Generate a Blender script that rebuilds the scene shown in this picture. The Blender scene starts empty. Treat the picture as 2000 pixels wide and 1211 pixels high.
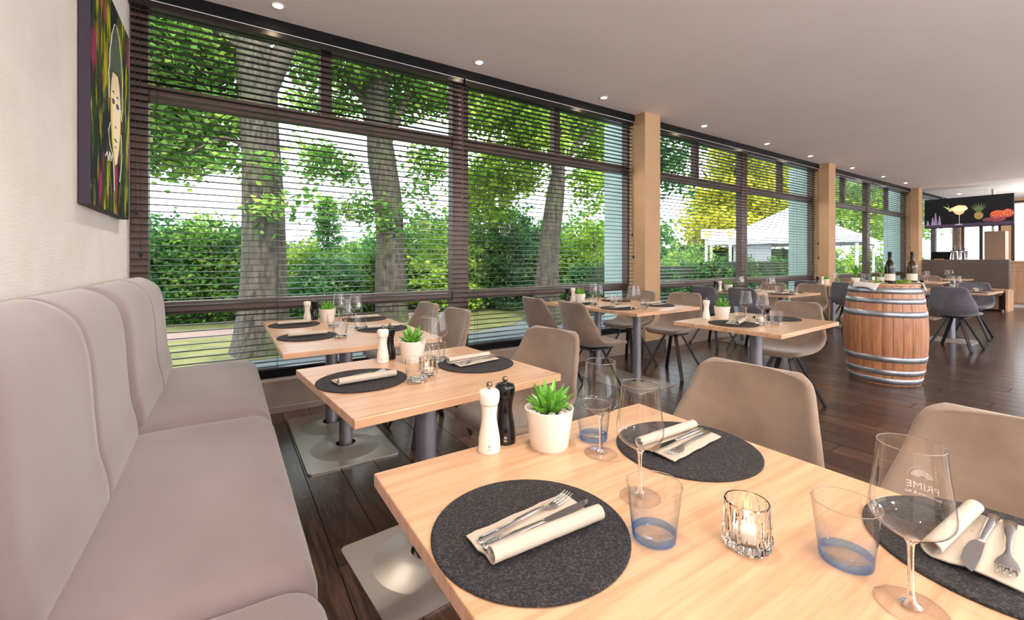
import bpy, bmesh, math, random
import numpy as np
from mathutils import Vector, Matrix
PI = math.pi
S = bpy.context.scene
COL = S.collection
rnd = random.Random(11)

# ---------------------------------------------------------------- camera, sky, sun, exposure
cam = bpy.data.cameras.new('camera'); cam_o = bpy.data.objects.new('camera', cam); COL.objects.link(cam_o)
cam_o.location = (0, 0, 1.2); cam_o.rotation_euler = (PI/2, 0, -math.radians(33.2))
cam.sensor_width = 36; cam.lens = 36*852/2000; cam.shift_y = -97.5/2000; cam.clip_start = .03; cam.clip_end = 300
S.camera = cam_o
W = bpy.data.worlds.new('overcast_sky'); S.world = W; W.use_nodes = True
nt = W.node_tree; nt.nodes.clear()
wo = nt.nodes.new('ShaderNodeOutputWorld'); bg = nt.nodes.new('ShaderNodeBackground')
tc = nt.nodes.new('ShaderNodeTexCoord'); nz = nt.nodes.new('ShaderNodeTexNoise'); rp = nt.nodes.new('ShaderNodeValToRGB')
nz.inputs['Scale'].default_value = 2.2; nz.inputs['Detail'].default_value = 4
rp.color_ramp.elements[0].position = .3; rp.color_ramp.elements[0].color = (.72, .82, 1, 1)
rp.color_ramp.elements[1].position = .7; rp.color_ramp.elements[1].color = (.98, .99, 1, 1)
nt.links.new(tc.outputs['Generated'], nz.inputs['Vector']); nt.links.new(nz.outputs['Fac'], rp.inputs[0])
nt.links.new(rp.outputs[0], bg.inputs[0]); nt.links.new(bg.outputs[0], wo.inputs[0])
bg.inputs[1].default_value = 2.6
sd = bpy.data.lights.new('sun', 'SUN'); sd.energy = 3.2; sd.angle = math.radians(8); sd.color = (1, .93, .8)
sun = bpy.data.objects.new('sun', sd); COL.objects.link(sun); sun.rotation_euler = (math.radians(42), 0, math.radians(-12))
DOWN_W = 55.0          # watts of one ceiling downlight
FILL_W = 250.0          # watts of one added globe fill lamp
S.view_settings.view_transform = 'Standard'; S.view_settings.look = 'None'
S.view_settings.exposure = 0.9; S.view_settings.gamma = 1; S.view_settings.use_curve_mapping = False
S.cycles.use_denoising = True
S.cycles.max_bounces = 10; S.cycles.transparent_max_bounces = 24; S.cycles.transmission_bounces = 8
S.cycles.diffuse_bounces = 5; S.cycles.sample_clamp_indirect = 6

# ---------------------------------------------------------------- materials
def srgb(r, g, b):
    f = lambda c: ((c/255+.055)/1.055)**2.4 if c > 10 else c/255/12.92
    return (f(r), f(g), f(b), 1)
def mix_rgb(nt, fac, a, b, kind='MIX'):
    m = nt.nodes.new('ShaderNodeMix'); m.data_type = 'RGBA'; m.blend_type = kind
    for s, v in ((0, fac), (6, a), (7, b)):
        if hasattr(v, 'links'): nt.links.new(v, m.inputs[s])
        else: m.inputs[s].default_value = v
    return m.outputs[2]
def math_n(nt, op, a, b=0.0, clamp=False):
    m = nt.nodes.new('ShaderNodeMath'); m.operation = op; m.use_clamp = clamp
    for s, v in ((0, a), (1, b)):
        if hasattr(v, 'links'): nt.links.new(v, m.inputs[s])
        else: m.inputs[s].default_value = v
    return m.outputs[0]
def tex_noise(nt, scale, detail=3, stretch=(1, 1, 1), rough=.55):
    t = nt.nodes.new('ShaderNodeTexCoord'); mp = nt.nodes.new('ShaderNodeMapping'); n = nt.nodes.new('ShaderNodeTexNoise')
    mp.inputs['Scale'].default_value = stretch; n.inputs['Scale'].default_value = scale
    n.inputs['Detail'].default_value = detail; n.inputs['Roughness'].default_value = rough
    nt.links.new(t.outputs['Object'], mp.inputs[0]); nt.links.new(mp.outputs[0], n.inputs['Vector'])
    return n.outputs['Fac']
def new(name):
    m = bpy.data.materials.new(name); m.use_nodes = True
    return m, m.node_tree, m.node_tree.nodes['Principled BSDF']
def mat(name, col, rough=.5, metal=0, col2=None, vs=6, vstretch=(1, 1, 1), bump=0, bs=60, bstretch=(1, 1, 1), sheen=0, coat=0, spec=.5, lo=.35, hi=.65, tone=0):
    m, nt, p = new(name); c = srgb(*col)
    p.inputs['Base Color'].default_value = c; p.inputs['Roughness'].default_value = rough; p.inputs['Metallic'].default_value = metal
    p.inputs['Specular IOR Level'].default_value = spec
    out = None
    if col2:
        f = tex_noise(nt, vs, 4, vstretch); r = nt.nodes.new('ShaderNodeMapRange')
        r.inputs[1].default_value = lo; r.inputs[2].default_value = hi; nt.links.new(f, r.inputs[0])
        out = mix_rgb(nt, r.outputs[0], c, srgb(*col2))
    if tone:
        oi = nt.nodes.new('ShaderNodeObjectInfo'); at = nt.nodes.new('ShaderNodeAttribute'); at.attribute_name = 'tone'
        s = math_n(nt, 'FRACT', math_n(nt, 'ADD', oi.outputs['Random'], at.outputs['Fac']))
        k = math_n(nt, 'ADD', math_n(nt, 'MULTIPLY', s, tone), 1-tone/2)
        hs = nt.nodes.new('ShaderNodeHueSaturation'); nt.links.new(k, hs.inputs['Value'])
        if out: nt.links.new(out, hs.inputs['Color'])
        else: hs.inputs['Color'].default_value = c
        out = hs.outputs[0]
    if out: nt.links.new(out, p.inputs['Base Color'])
    if bump:
        b = nt.nodes.new('ShaderNodeBump'); b.inputs['Strength'].default_value = bump; b.inputs['Distance'].default_value = .004
        nt.links.new(tex_noise(nt, bs, 3, bstretch), b.inputs['Height']); nt.links.new(b.outputs[0], p.inputs['Normal'])
    if sheen: p.inputs['Sheen Weight'].default_value = sheen; p.inputs['Sheen Roughness'].default_value = .5
    if coat: p.inputs['Coat Weight'].default_value = coat; p.inputs['Coat Roughness'].default_value = .15
    return m
def emis(name, col, strength):
    m, nt, p = new(name); c = srgb(*col); p.inputs['Base Color'].default_value = c
    p.inputs['Emission Color'].default_value = c; p.inputs['Emission Strength'].default_value = strength; return m
def thin_glass(name, face=(1, 1, 1), edge=(.7, .75, .78), ior=1.45, power=3.0, refl=1.0):
    m = bpy.data.materials.new(name); m.use_nodes = True; nt = m.node_tree; nt.nodes.clear()
    o = nt.nodes.new('ShaderNodeOutputMaterial'); mx = nt.nodes.new('ShaderNodeMixShader')
    tr = nt.nodes.new('ShaderNodeBsdfTransparent'); gl = nt.nodes.new('ShaderNodeBsdfGlossy'); gl.inputs['Roughness'].default_value = .02
    fr = nt.nodes.new('ShaderNodeFresnel'); fr.inputs[0].default_value = ior
    lw = nt.nodes.new('ShaderNodeLayerWeight'); lw.inputs[0].default_value = .5
    k = math_n(nt, 'POWER', lw.outputs['Facing'], power)
    nt.links.new(mix_rgb(nt, k, (*face, 1), (*edge, 1)), tr.inputs[0])
    # the same reflectance from either side of the sheet: Schlick on the facing angle
    f = math_n(nt, 'ADD', math_n(nt, 'MULTIPLY', math_n(nt, 'POWER', lw.outputs['Facing'], 4.0), .75*refl), .045*refl, True)
    nt.nodes.remove(fr)
    nt.links.new(f, mx.inputs[0]); nt.links.new(tr.outputs[0], mx.inputs[1]); nt.links.new(gl.outputs[0], mx.inputs[2]); nt.links.new(mx.outputs[0], o.inputs[0])
    return m
def leaf_mat(name, a, b, c, trans=.5):
    m = bpy.data.materials.new(name); m.use_nodes = True; nt = m.node_tree; nt.nodes.clear()
    o = nt.nodes.new('ShaderNodeOutputMaterial'); mx = nt.nodes.new('ShaderNodeMixShader'); mx.inputs[0].default_value = trans
    d = nt.nodes.new('ShaderNodeBsdfDiffuse'); t = nt.nodes.new('ShaderNodeBsdfTranslucent')
    at = nt.nodes.new('ShaderNodeAttribute'); at.attribute_name = 'tone'; r = nt.nodes.new('ShaderNodeValToRGB')
    r.color_ramp.elements[0].color = srgb(*a); r.color_ramp.elements[1].color = srgb(*c); e = r.color_ramp.elements.new(.55); e.color = srgb(*b)
    nt.links.new(at.outputs['Fac'], r.inputs[0]); nt.links.new(r.outputs[0], d.inputs[0]); nt.links.new(r.outputs[0], t.inputs[0])
    nt.links.new(d.outputs[0], mx.inputs[1]); nt.links.new(t.outputs[0], mx.inputs[2]); nt.links.new(mx.outputs[0], o.inputs[0])
    return m

def solid_glass(name, absorb=None, dens=0, ior=1.45, rough=0):
    m = bpy.data.materials.new(name); m.use_nodes = True; nt = m.node_tree; nt.nodes.clear()
    o = nt.nodes.new('ShaderNodeOutputMaterial'); g = nt.nodes.new('ShaderNodeBsdfGlass'); g.inputs['IOR'].default_value = ior; g.inputs['Roughness'].default_value = rough
    nt.links.new(g.outputs[0], o.inputs[0])
    if absorb:
        v = nt.nodes.new('ShaderNodeVolumeAbsorption'); v.inputs[0].default_value = (*absorb, 1); v.inputs[1].default_value = dens; nt.links.new(v.outputs[0], o.inputs['Volume'])
    return m
MT = {}
MT['floor'] = mat('dark_walnut_plank', (50, 34, 27), .24, col2=(94, 68, 54), vs=5.5, vstretch=(11, .7, 1), bump=.35, bs=30, bstretch=(9, .5, 1), tone=.7, lo=.34, hi=.68, coat=.25)
MT['subfloor'] = mat('dark_joint', (8, 6, 5), .9)
MT['paper'] = mat('cream_wallpaper', (238, 234, 229), .75, col2=(230, 224, 217), vs=3, bump=.6, bs=26, bstretch=(1, .5, 14))
MT['paint'] = mat('sand_paint', (188, 152, 116), .7, col2=(180, 144, 108), vs=2)
MT['ceil'] = mat('greige_ceiling_paint', (240, 235, 233), .85, col2=(237, 232, 229), vs=1.2)
MT['ceilw'] = mat('white_ceiling_paint', (248, 249, 252), .85)
MT['frame'] = mat('bronze_frame', (92, 72, 64), .4, .2, col2=(84, 66, 60), vs=5)
MT['black'] = mat('black_frame', (7, 7, 11), .6, spec=.2)
MT['parapet'] = mat('taupe_panel', (150, 132, 120), .5, col2=(140, 122, 110), vs=3)
MT['slat'] = mat('anthracite_slat', (46, 41, 42), .28, .5)
MT['cord'] = mat('dark_cord', (22, 22, 26), .7)
MT['fin'] = mat('sage_render', (176, 196, 190), .8, col2=(166, 186, 180), vs=4)
MT['glass'] = thin_glass('window_glass', (.93, .97, .95), (.8, .88, .86), refl=.1)
MT['wglass'] = thin_glass('clear_glass', (.99, .99, .99), (.5, .52, .56), power=6, refl=1.5)
MT['tum'] = thin_glass('tumbler_glass', (.98, .985, .99), (.5, .54, .62), power=4, refl=1.3)
MT['oak'] = mat('pale_oak', (210, 170, 138), .33, col2=(186, 144, 110), vs=3.2, vstretch=(.9, 16, 4), bump=.08, bs=30, bstretch=(1, 18, 2), coat=.15)
MT['steel'] = mat('brushed_steel', (200, 192, 184), .36, .7, bump=.05, bs=90, bstretch=(1, 1, .1))
MT['column'] = mat('silver_column', (140, 140, 150), .4, .6)
MT['legs'] = mat('black_leg', (22, 22, 26), .45)
MT['suede'] = mat('taupe_suede', (134, 113, 97), .72, col2=(116, 96, 82), vs=7, bump=.25, bs=300, sheen=.35)
MT['suedeg'] = mat('grey_suede', (104, 102, 112), .7, col2=(86, 84, 94), vs=7, bump=.2, bs=300, sheen=.35)
MT['bench'] = mat('mink_velvet', (140, 125, 126), .78, col2=(130, 114, 114), vs=2.2, vstretch=(1, 1, .4), bump=.12, bs=220, sheen=.36)
MT['bench2'] = mat('mink_piping', (120, 98, 86), .8)
MT['felt'] = mat('charcoal_felt', (20, 19, 22), .95, col2=(72, 66, 69), vs=300, lo=.45, hi=.72, bump=.5, bs=500)
MT['linen'] = mat('linen_napkin', (184, 172, 158), .9, bump=.2, bs=500)
MT['chrome'] = mat('polished_cutlery', (225, 225, 228), .08, 1)
MT['china'] = mat('white_ceramic', (236, 228, 218), .3)
MT['millw'] = mat('white_lacquer', (238, 228, 216), .28)
MT['millb'] = mat('black_lacquer', (14, 13, 15), .15)
MT['soil'] = mat('dark_soil', (52, 40, 32), .95, bump=1, bs=120)
MT['pebble'] = mat('pale_pebble', (196, 186, 172), .6, col2=(160, 150, 138), vs=30, tone=.4)
MT['succ'] = mat('succulent_green', (128, 196, 66), .35, col2=(64, 132, 48), vs=40, tone=.7)
MT['wax'] = mat('tealight_wax', (250, 244, 232), .5)
MT['flame'] = emis('flame', (255, 225, 160), 10)
MT['hoop'] = mat('galvanised_hoop', (176, 182, 190), .35, .75, col2=(150, 156, 166), vs=14)
MT['stave'] = mat('oak_stave', (186, 130, 92), .42, col2=(156, 102, 68), vs=8, vstretch=(6, 6, .6), bump=.2, bs=40, bstretch=(8, 8, .6), coat=.2, tone=.28)
MT['bottle'] = mat('dark_bottle_glass', (16, 20, 14), .06)
MT['bottle2'] = mat('amber_bottle_glass', (58, 42, 8), .06)
MT['label'] = mat('paper_label', (222, 212, 200), .7)
MT['cloth'] = mat('white_cloth', (236, 230, 228), .9)
MT['screen'] = emis('screen_black', (8, 9, 16), .3)
MT['wood'] = mat('cabinet_wood', (204, 168, 136), .45, col2=(190, 152, 120), vs=3, vstretch=(8, 8, .6))
MT['bark'] = mat('tree_bark', (84, 74, 64), .95, col2=(36, 32, 29), vs=7, vstretch=(3, 3, .7), bump=1, bs=16, bstretch=(3, 3, .6))
def mossy():
    m = MT['bark']; nt = m.node_tree; p = nt.nodes['Principled BSDF']; l = p.inputs['Base Color'].links[0].from_socket
    f = tex_noise(nt, 1.6, 3, (1, 1, .8)); r = nt.nodes.new('ShaderNodeMapRange'); r.inputs[1].default_value = .5; r.inputs[2].default_value = .66; r.inputs[4].default_value = .45; nt.links.new(f, r.inputs[0])
    nt.links.new(mix_rgb(nt, r.outputs[0], l, srgb(74, 88, 44)), p.inputs['Base Color'])
mossy()
MT['branch'] = mat('branch_bark', (70, 62, 54), .95)
MT['grass'] = mat('lawn_grass', (116, 114, 66), .95, col2=(90, 94, 50), vs=3, bump=1, bs=40)
MT['gravel'] = mat('grey_gravel', (104, 110, 114), .95, col2=(88, 94, 98), vs=20, bump=.6, bs=60)
MT['path'] = mat('pink_gravel', (140, 118, 112), .95, col2=(126, 106, 100), vs=12)
MT['tent'] = mat('white_canvas', (206, 208, 216), .8)
MT['lamp'] = emis('lamp_lens', (255, 232, 196), 60)
MT['white'] = mat('white_metal', (235, 235, 232), .4)
MT['leafG'] = leaf_mat('leaf_green', (48, 92, 44), (112, 156, 72), (188, 206, 104))
MT['leafD'] = leaf_mat('leaf_dark_green', (34, 74, 46), (76, 122, 72), (136, 170, 108))
MT['leafY'] = leaf_mat('leaf_yellow', (112, 136, 52), (184, 184, 66), (236, 218, 88))
MT['leafB'] = leaf_mat('leaf_bright_green', (78, 124, 46), (146, 182, 72), (208, 218, 104))
MT['leafC'] = leaf_mat('needle_green', (46, 92, 50), (86, 134, 66), (140, 176, 90))

# ---------------------------------------------------------------- mesh helpers
def obj(name, bm, m, parent=None, smooth=False, loc=None):
    if isinstance(bm, bmesh.types.BMesh):
        me = bpy.data.meshes.new(name); bm.to_mesh(me); bm.free()
    else: me = bm
    if smooth:
        me.polygons.foreach_set('use_smooth', [True]*len(me.polygons))
    if m is not None and not me.materials: me.materials.append(m)
    o = bpy.data.objects.new(name, me); COL.objects.link(o)
    if parent: o.parent = parent
    if loc: o.location = loc
    return o
def autosmooth(o, deg=40):
    me = o.data; bm = bmesh.new(); bm.from_mesh(me)
    for f in bm.faces: f.smooth = True
    for e in bm.edges:
        if len(e.link_faces) == 2 and e.calc_face_angle(0) > math.radians(deg): e.smooth = False
    bm.to_mesh(me); bm.free(); return o
def tag(o, label=None, cat=None, group=None, kind=None):
    if label: o['label'] = label
    if cat: o['category'] = cat
    if group: o['group'] = group
    if kind: o['kind'] = kind
    return o
def empty(name, loc=(0, 0, 0), rz=0, label=None, cat=None, group=None, kind=None):
    o = bpy.data.objects.new(name, None); COL.objects.link(o); o.location = loc; o.rotation_euler = (0, 0, rz); o.empty_display_size = .05
    return tag(o, label, cat, group, kind)
def kids(o): return [c for c in bpy.data.objects if c.parent == o]
class Proto:
    'a thing remembered with its parts and sub-parts, so copies need no scan of the whole scene'
    def __init__(self, root, tree): self.root, self.tree, self.used = root, tree, False
def tree_of(o, pool):
    return [(c, tree_of(c, pool)) for c in pool if c.parent == o]
def proto(root):
    pool = list(COL.objects); return Proto(root, tree_of(root, pool))
def place(p, loc, rz=0, label=None, group=None, scale=None):
    def cp(o, par):
        c = o.copy(); COL.objects.link(c); c.parent = par; return c
    if not p.used: r = p.root; p.used = True
    else:
        r = cp(p.root, None)
        def go(tr, par):
            for o, sub in tr: go(sub, cp(o, par))
        go(p.tree, r)
    r.location = loc; r.rotation_euler = (0, 0, rz)
    if scale: r.scale = (scale,)*3
    if label: r['label'] = label
    if group: r['group'] = group
    return r
def box(bm, x0, x1, y0, y1, z0, z1, M=None):
    vs = [bm.verts.new((x, y, z)) for z in (z0, z1) for y in (y0, y1) for x in (x0, x1)]
    for f in ((0, 2, 3, 1), (4, 5, 7, 6), (0, 1, 5, 4), (2, 6, 7, 3), (0, 4, 6, 2), (1, 3, 7, 5)): bm.faces.new([vs[i] for i in f])
    if M is not None: bmesh.ops.transform(bm, matrix=M, verts=vs)
    return vs
def boxm(*a, bev=0, seg=2):
    bm = bmesh.new(); box(bm, *a)
    if bev: bmesh.ops.bevel(bm, geom=list(bm.edges), offset=bev, segments=seg, profile=.5, affect='EDGES')
    return bm
def lathe(prof, n=32, bm=None, c=(0, 0), close=False):
    bm = bm or bmesh.new(); rings = []
    for r, z in prof:
        if r < 1e-5: rings.append([bm.verts.new((c[0], c[1], z))])
        else: rings.append([bm.verts.new((c[0]+r*math.cos(2*PI*i/n), c[1]+r*math.sin(2*PI*i/n), z)) for i in range(n)])
    for a, b in zip(rings, rings[1:]):
        for i in range(n):
            j = (i+1) % n
            if len(a) == 1 and len(b) == 1: break
            if len(a) == 1: bm.faces.new((a[0], b[j], b[i]))
            elif len(b) == 1: bm.faces.new((a[i], a[j], b[0]))
            else: bm.faces.new((a[i], a[j], b[j], b[i]))
    return bm
def tube(bm, pts, r, n=8, cap=True):
    pts = [Vector(p) for p in pts]; rs = r if isinstance(r, (list, tuple)) else [r]*len(pts); rings = []
    up = Vector((0, 0, 1))
    for i, p in enumerate(pts):
        t = (pts[min(i+1, len(pts)-1)]-pts[max(i-1, 0)]).normalized()
        u = t.cross(up)
        if u.length < .05: u = t.cross(Vector((1, 0, 0)))
        u.normalize(); v = t.cross(u).normalized()
        rings.append([bm.verts.new(p+(u*math.cos(2*PI*k/n)+v*math.sin(2*PI*k/n))*rs[i]) for k in range(n)])
    for a, b in zip(rings, rings[1:]):
        for k in range(n): bm.faces.new((a[k], a[(k+1) % n], b[(k+1) % n], b[k]))
    if cap: bm.faces.new(rings[0][::-1]); bm.faces.new(rings[-1])
    return bm
def bar(bm, a, b, w, h, side=(0, 0, 1)):
    a, b = Vector(a), Vector(b); t = (b-a).normalized(); u = t.cross(Vector(side)).normalized(); v = u.cross(t)
    q = [[bm.verts.new(p+u*x*w/2+v*y*h/2) for x, y in ((-1, -1), (1, -1), (1, 1), (-1, 1))] for p in (a, b)]
    for k in range(4): bm.faces.new((q[0][k], q[0][(k+1) % 4], q[1][(k+1) % 4], q[1][k]))
    bm.faces.new(q[0][::-1]); bm.faces.new(q[1]); bmesh.ops.recalc_face_normals(bm, faces=bm.faces)
    return bm
def poly(bm, pts, th, axis='z'):
    'flat outline thickened'
    f = bm.faces.new([bm.verts.new(p) for p in pts]); r = bmesh.ops.extrude_face_region(bm, geom=[f])
    bmesh.ops.translate(bm, vec=th, verts=[v for v in r['geom'] if isinstance(v, bmesh.types.BMVert)])
    bmesh.ops.recalc_face_normals(bm, faces=bm.faces); return bm
def bake(o):
    dg = bpy.context.evaluated_depsgraph_get(); me = bpy.data.meshes.new_from_object(o.evaluated_get(dg)); o.modifiers.clear(); o.data = me; return o
def smooth_curve(pts, n):
    'Catmull-Rom through tuples'
    P = [pts[0]]+list(pts)+[pts[-1]]; out = []
    for i in range(1, len(P)-2):
        for k in range(n):
            t = k/n
            out.append(tuple(.5*((2*b)+(-a+c)*t+(2*a-5*b+4*c-d)*t*t+(-a+3*b-3*c+d)*t**3) for a, b, c, d in zip(P[i-1], P[i], P[i+1], P[i+2])))
    out.append(tuple(pts[-1])); return out

# ---------------------------------------------------------------- setting: floor
CEIL = 3.10; XL = -.565; XR = 20.3; YB = -5.0
fl = obj('floor', boxm(XL-.2, XR, YB, 4.1, -.2, -.006), MT['subfloor']); tag(fl, kind='structure')
PW, PL = .186, 1.2; planks = []
for i in range(int((XR-XL)/PW)+1):
    off = (0, .6, .25, .85)[i % 4]
    for j in range(-6, 5):
        x0 = XL+i*PW; y0 = j*PL+off; y1 = min(y0+PL, 3.87)
        if y0 > 3.8 or y0 < YB: continue
        cx, cy = x0+PW/2, (y0+y1)/2; d = cx*.5476+cy*.8368; r = cx*.8368-cy*.5476
        vis = d > .6 and abs(r/d) < 1.25 and d > .9 and cx > .2
        planks.append((0 if vis else 1, d, x0, y0, min(x0+PW, XR), y1))
planks.sort()
plank_me = None; far = bmesh.new(); tone = far.faces.layers.float.new('tone')
for k, (h, d, x0, y0, x1, y1) in enumerate(planks):
    if k < 300:
        key = abs(y1-y0-PL) < 1e-4 and abs(x1-x0-PW) < 1e-4
        if key and plank_me:
            o = obj('plank', plank_me, None, fl)
        else:
            bm = bmesh.new(); box(bm, .0022, x1-x0-.0022, .0022, y1-y0-.0022, -.008, 0)
            o = obj('plank', bm, MT['floor'], fl)
            if key: plank_me = o.data
        o.location = (x0, y0, 0)
    else:
        n0 = len(far.faces); box(far, x0+.0022, x1-.0022, y0+.0022, y1-.0022, -.008, 0); far.faces.ensure_lookup_table(); t = rnd.random()
        for f in far.faces[n0:]: f[tone] = t
tag(obj('remaining_planks', far, MT['floor'], fl), kind='stuff')

# ---------------------------------------------------------------- ceiling, walls
XW = 15.36
tag(obj('ceiling', boxm(XL-.2, XW, YB-.2, 4.15, CEIL, CEIL+.3), MT['ceil']), kind='structure')
tag(obj('ceiling', boxm(XW, XR+.3, YB-.2, 4.15, CEIL+.002, CEIL+.3), MT['ceilw']), kind='structure')
tag(obj('wall_left', boxm(XL-.2, XL, YB-.2, 4.1, -.2, CEIL), MT['paper']), kind='structure')
bm = boxm(XL, XR, 3.87, 4.12, -.2, .25); tag(obj('wall_window', bm, MT['parapet']), kind='structure')
tag(obj('baseboard_window', boxm(XL, XR, 3.858, 3.87, 0, .05, bev=.003), MT['parapet']), kind='structure')
tag(obj('trim_1', boxm(XL, XR, 3.9, 4.12, CEIL-.085, CEIL), MT['black']), kind='structure')
# back wall with a row of windows, beyond the camera's back
bm = bmesh.new(); box(bm, XL, XR+.3, YB-.2, YB, -.2, .5); box(bm, XL, XR+.3, YB-.2, YB, 2.7, CEIL)
for k in range(6): box(bm, XL+k*4.15, XL+k*4.15+.6, YB-.2, YB, .5, 2.7)
tag(obj('wall_back', bm, MT['paint']), kind='structure')
# far wall with two windows
bm = bmesh.new(); box(bm, XR, XR+.25, YB, 4.15, -.2, .9); box(bm, XR, XR+.25, YB, 4.15, 2.95, CEIL)
for y0, y1 in ((3.95, 4.15), (2.85, 3.05), (.8, 1.1), (-5, -1)): box(bm, XR, XR+.25, y0, y1, .9, 2.95)
tag(obj('wall_right', bm, MT['paint']), kind='structure')
PX = [(4.475, 4.775), (9.83, 10.13), (15.2, 15.5)]
for i, (a, b) in enumerate(PX):
    o = obj('trim_%d' % (i+2), boxm(a, b, 3.732, 4.03, 0, CEIL, bev=.006), MT['paint']); tag(o, 'sand painted pillar between the window bays', kind='structure')
    f = obj('trim_%d' % (i+5), boxm(a+.03, b-.02, 4.11, 4.48, -.3, CEIL), MT['fin']); tag(f, kind='structure')
tag(obj('trim_8', boxm(4.40, 4.85, 3.70, 3.87, 0, .16, bev=.004), mat('dark_plinth', (44, 32, 28), .5)), kind='structure')

# ---------------------------------------------------------------- windows and blinds
bays = [(XL, 4.475+.28, XL+.1, 4.45), (4.78, 10.1, 4.78+.02, 9.79), (10.13, 15.47, 10.15, 15.16), (15.5, XR, 15.55, 20.2)]
def add_window(n, ax0, ax1, gx0, gx1):
    w = empty('window_%d' % n, (0, 0, 0), kind='structure'); Y0, Y1 = 4.0, 4.1; mid = (gx0+gx1)/2; q1 = (gx0+mid)/2; q2 = (mid+gx1)/2
    fr = MT['frame']
    for a, b in ((ax0, gx0), (mid-.09, mid+.09), (gx1, ax1)): obj('mullion', boxm(a, b, Y0, Y1, .25, CEIL-.08, bev=.004), fr, w)
    for a, b in ((gx0, mid-.09), (mid+.09, gx1)):
        obj('transom', boxm(a, b, Y0+.01, Y1, 2.34, 2.45, bev=.004), fr, w); obj('transom', boxm(a, b, Y0+.01, Y1, .80, .895, bev=.004), fr, w)
        obj('bottom_rail', boxm(a, b, Y0+.01, Y1, .25, .33, bev=.004), MT['black'], w)
        c = (a+b)/2; obj('upper_mullion', boxm(c-.045, c+.045, Y0+.015, Y1, 2.45, CEIL-.08, bev=.003), fr, w)
        for x0, x1, z0, z1 in ((a, b, .33, .8), (a, b, .895, 2.34), (a, c-.045, 2.45, 3.02), (c+.045, b, 2.45, 3.02)):
            bm = bmesh.new(); bm.faces.new([bm.verts.new(p) for p in ((x0, 4.06, z0), (x1, 4.06, z0), (x1, 4.06, z1), (x0, 4.06, z1))])
            obj('pane', bm, MT['glass'], w)
for i, b in enumerate(bays): add_window(i+1, *b)
# panes of the far wall
w = empty('window_5', kind='structure')
for y0, y1 in ((3.05, 3.95), (1.1, 2.85), (-1, .8)):
    bm = bmesh.new(); bm.faces.new([bm.verts.new(p) for p in ((XR+.15, y0, .9), (XR+.15, y1, .9), (XR+.15, y1, 2.95), (XR+.15, y0, 2.95))]); obj('pane', bm, MT['glass'], w)
    for a, b in ((y0, y0+.07), (y1-.07, y1), ((y0+y1)/2-.04, (y0+y1)/2+.04)): obj('mullion', boxm(XR+.1, XR+.2, a, b, .9, 2.95), MT['frame'], w)
def slat_mesh(L):
    bm = bmesh.new(); sec = [(-.025, -.0022), (-.0125, .0010), (0, .0022), (.0125, .0010), (.025, -.0022)]; th = .0012
    ra = [[bm.verts.new((x, y, z)) for y, z in sec] + [bm.verts.new((x, y, z-th)) for y, z in reversed(sec)] for x in (0, L)]
    n = len(ra[0])
    for k in range(n): bm.faces.new((ra[0][k], ra[0][(k+1) % n], ra[1][(k+1) % n], ra[1][k]))
    bm.faces.new(ra[0][::-1]); bm.faces.new(ra[1]); bmesh.ops.recalc_face_normals(bm, faces=bm.faces)
    return bm
def add_blind(x0, x1, label, cords_left=False, cords_right=False, M=None, rz=0, base=None, z_low=.33):
    L = x1-x0
    b = empty('venetian_blind', base or (x0, 3.945, 0), rz, label, 'blind', 'dark horizontal slat blinds hanging in the window bays')
    obj('headrail', boxm(0, L, -.028, .028, 2.965, 3.012, bev=.003), MT['slat'], b)
    obj('head_trim', boxm(0, L, -.031, -.028, 3.008, 3.013), MT['white'], b)
    me = None; z = 2.93
    while z > z_low+.03:
        if me: o = obj('slat', me, None, b)
        else: o = obj('slat', slat_mesh(L), MT['slat'], b); me = o.data
        o.location = (rnd.uniform(-.002, .002), 0, z); o.rotation_euler = (math.radians(rnd.uniform(-1.5, 1.5)), 0, 0); z -= .0478
    obj('bottom_bar', boxm(0, L, -.026, .026, z_low, z_low+.014, bev=.003), MT['slat'], b)
    n = 4
    for k in range(n):
        x = .14+(L-.28)*k/(n-1); bm = bmesh.new()
        for y in (-.028, .028): tube(bm, [(x, y, z_low+.01), (x, y, 2.97)], .0012, 5)
        obj('ladder_cord', bm, MT['cord'], b)
    for flag, xs in ((cords_left, (.03, .055)), (cords_right, (L-.05, L-.025))):
        if flag:
            for x, zb in zip(xs, (1.55, 1.26)):
                c = obj('pull_cord', tube(bmesh.new(), [(x, -.045, 2.97), (x+.004, -.046, zb)], .0016, 5), MT['cord'], b)
                obj('tassel', lathe([(0, 0), (.008, .002), (.011, .02), (.006, .038), (0, .042)], 10), MT['cord'], c, True, (x+.004, -.046, zb-.04))
    return b
names = ['first window bay beside the painting', 'first window bay, right half before the first pillar', 'second window bay, left half behind the long mid-room table', 'second window bay, right half before the second pillar',
         'third window bay, left half behind the barrel', 'third window bay, right half before the third pillar', 'fourth window bay behind the hanging screen, left half', 'fourth window bay behind the hanging screen, right half']
k = 0
for i, (a0, a1, g0, g1) in enumerate(bays):
    mid = (g0+g1)/2; e0 = a0+.01 if i else XL+.012; e1 = (4.47, 9.82, 15.19, 20.21)[i]
    add_blind(e0, mid-.008, 'dark slatted blind over the '+names[k], cords_left=(i == 0)); k += 1
    add_blind(mid+.008, e1, 'dark slatted blind over the '+names[k], cords_right=True); k += 1
add_blind(0, .80, 'small slatted blind on the far end wall above the bar', rz=PI/2, base=(XR-.04, 3.06, 0), z_low=.95)
add_blind(0, 1.72, 'slatted blind on the far end wall right of the hanging screen', rz=PI/2, base=(XR-.04, 1.12, 0), z_low=.95)

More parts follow.
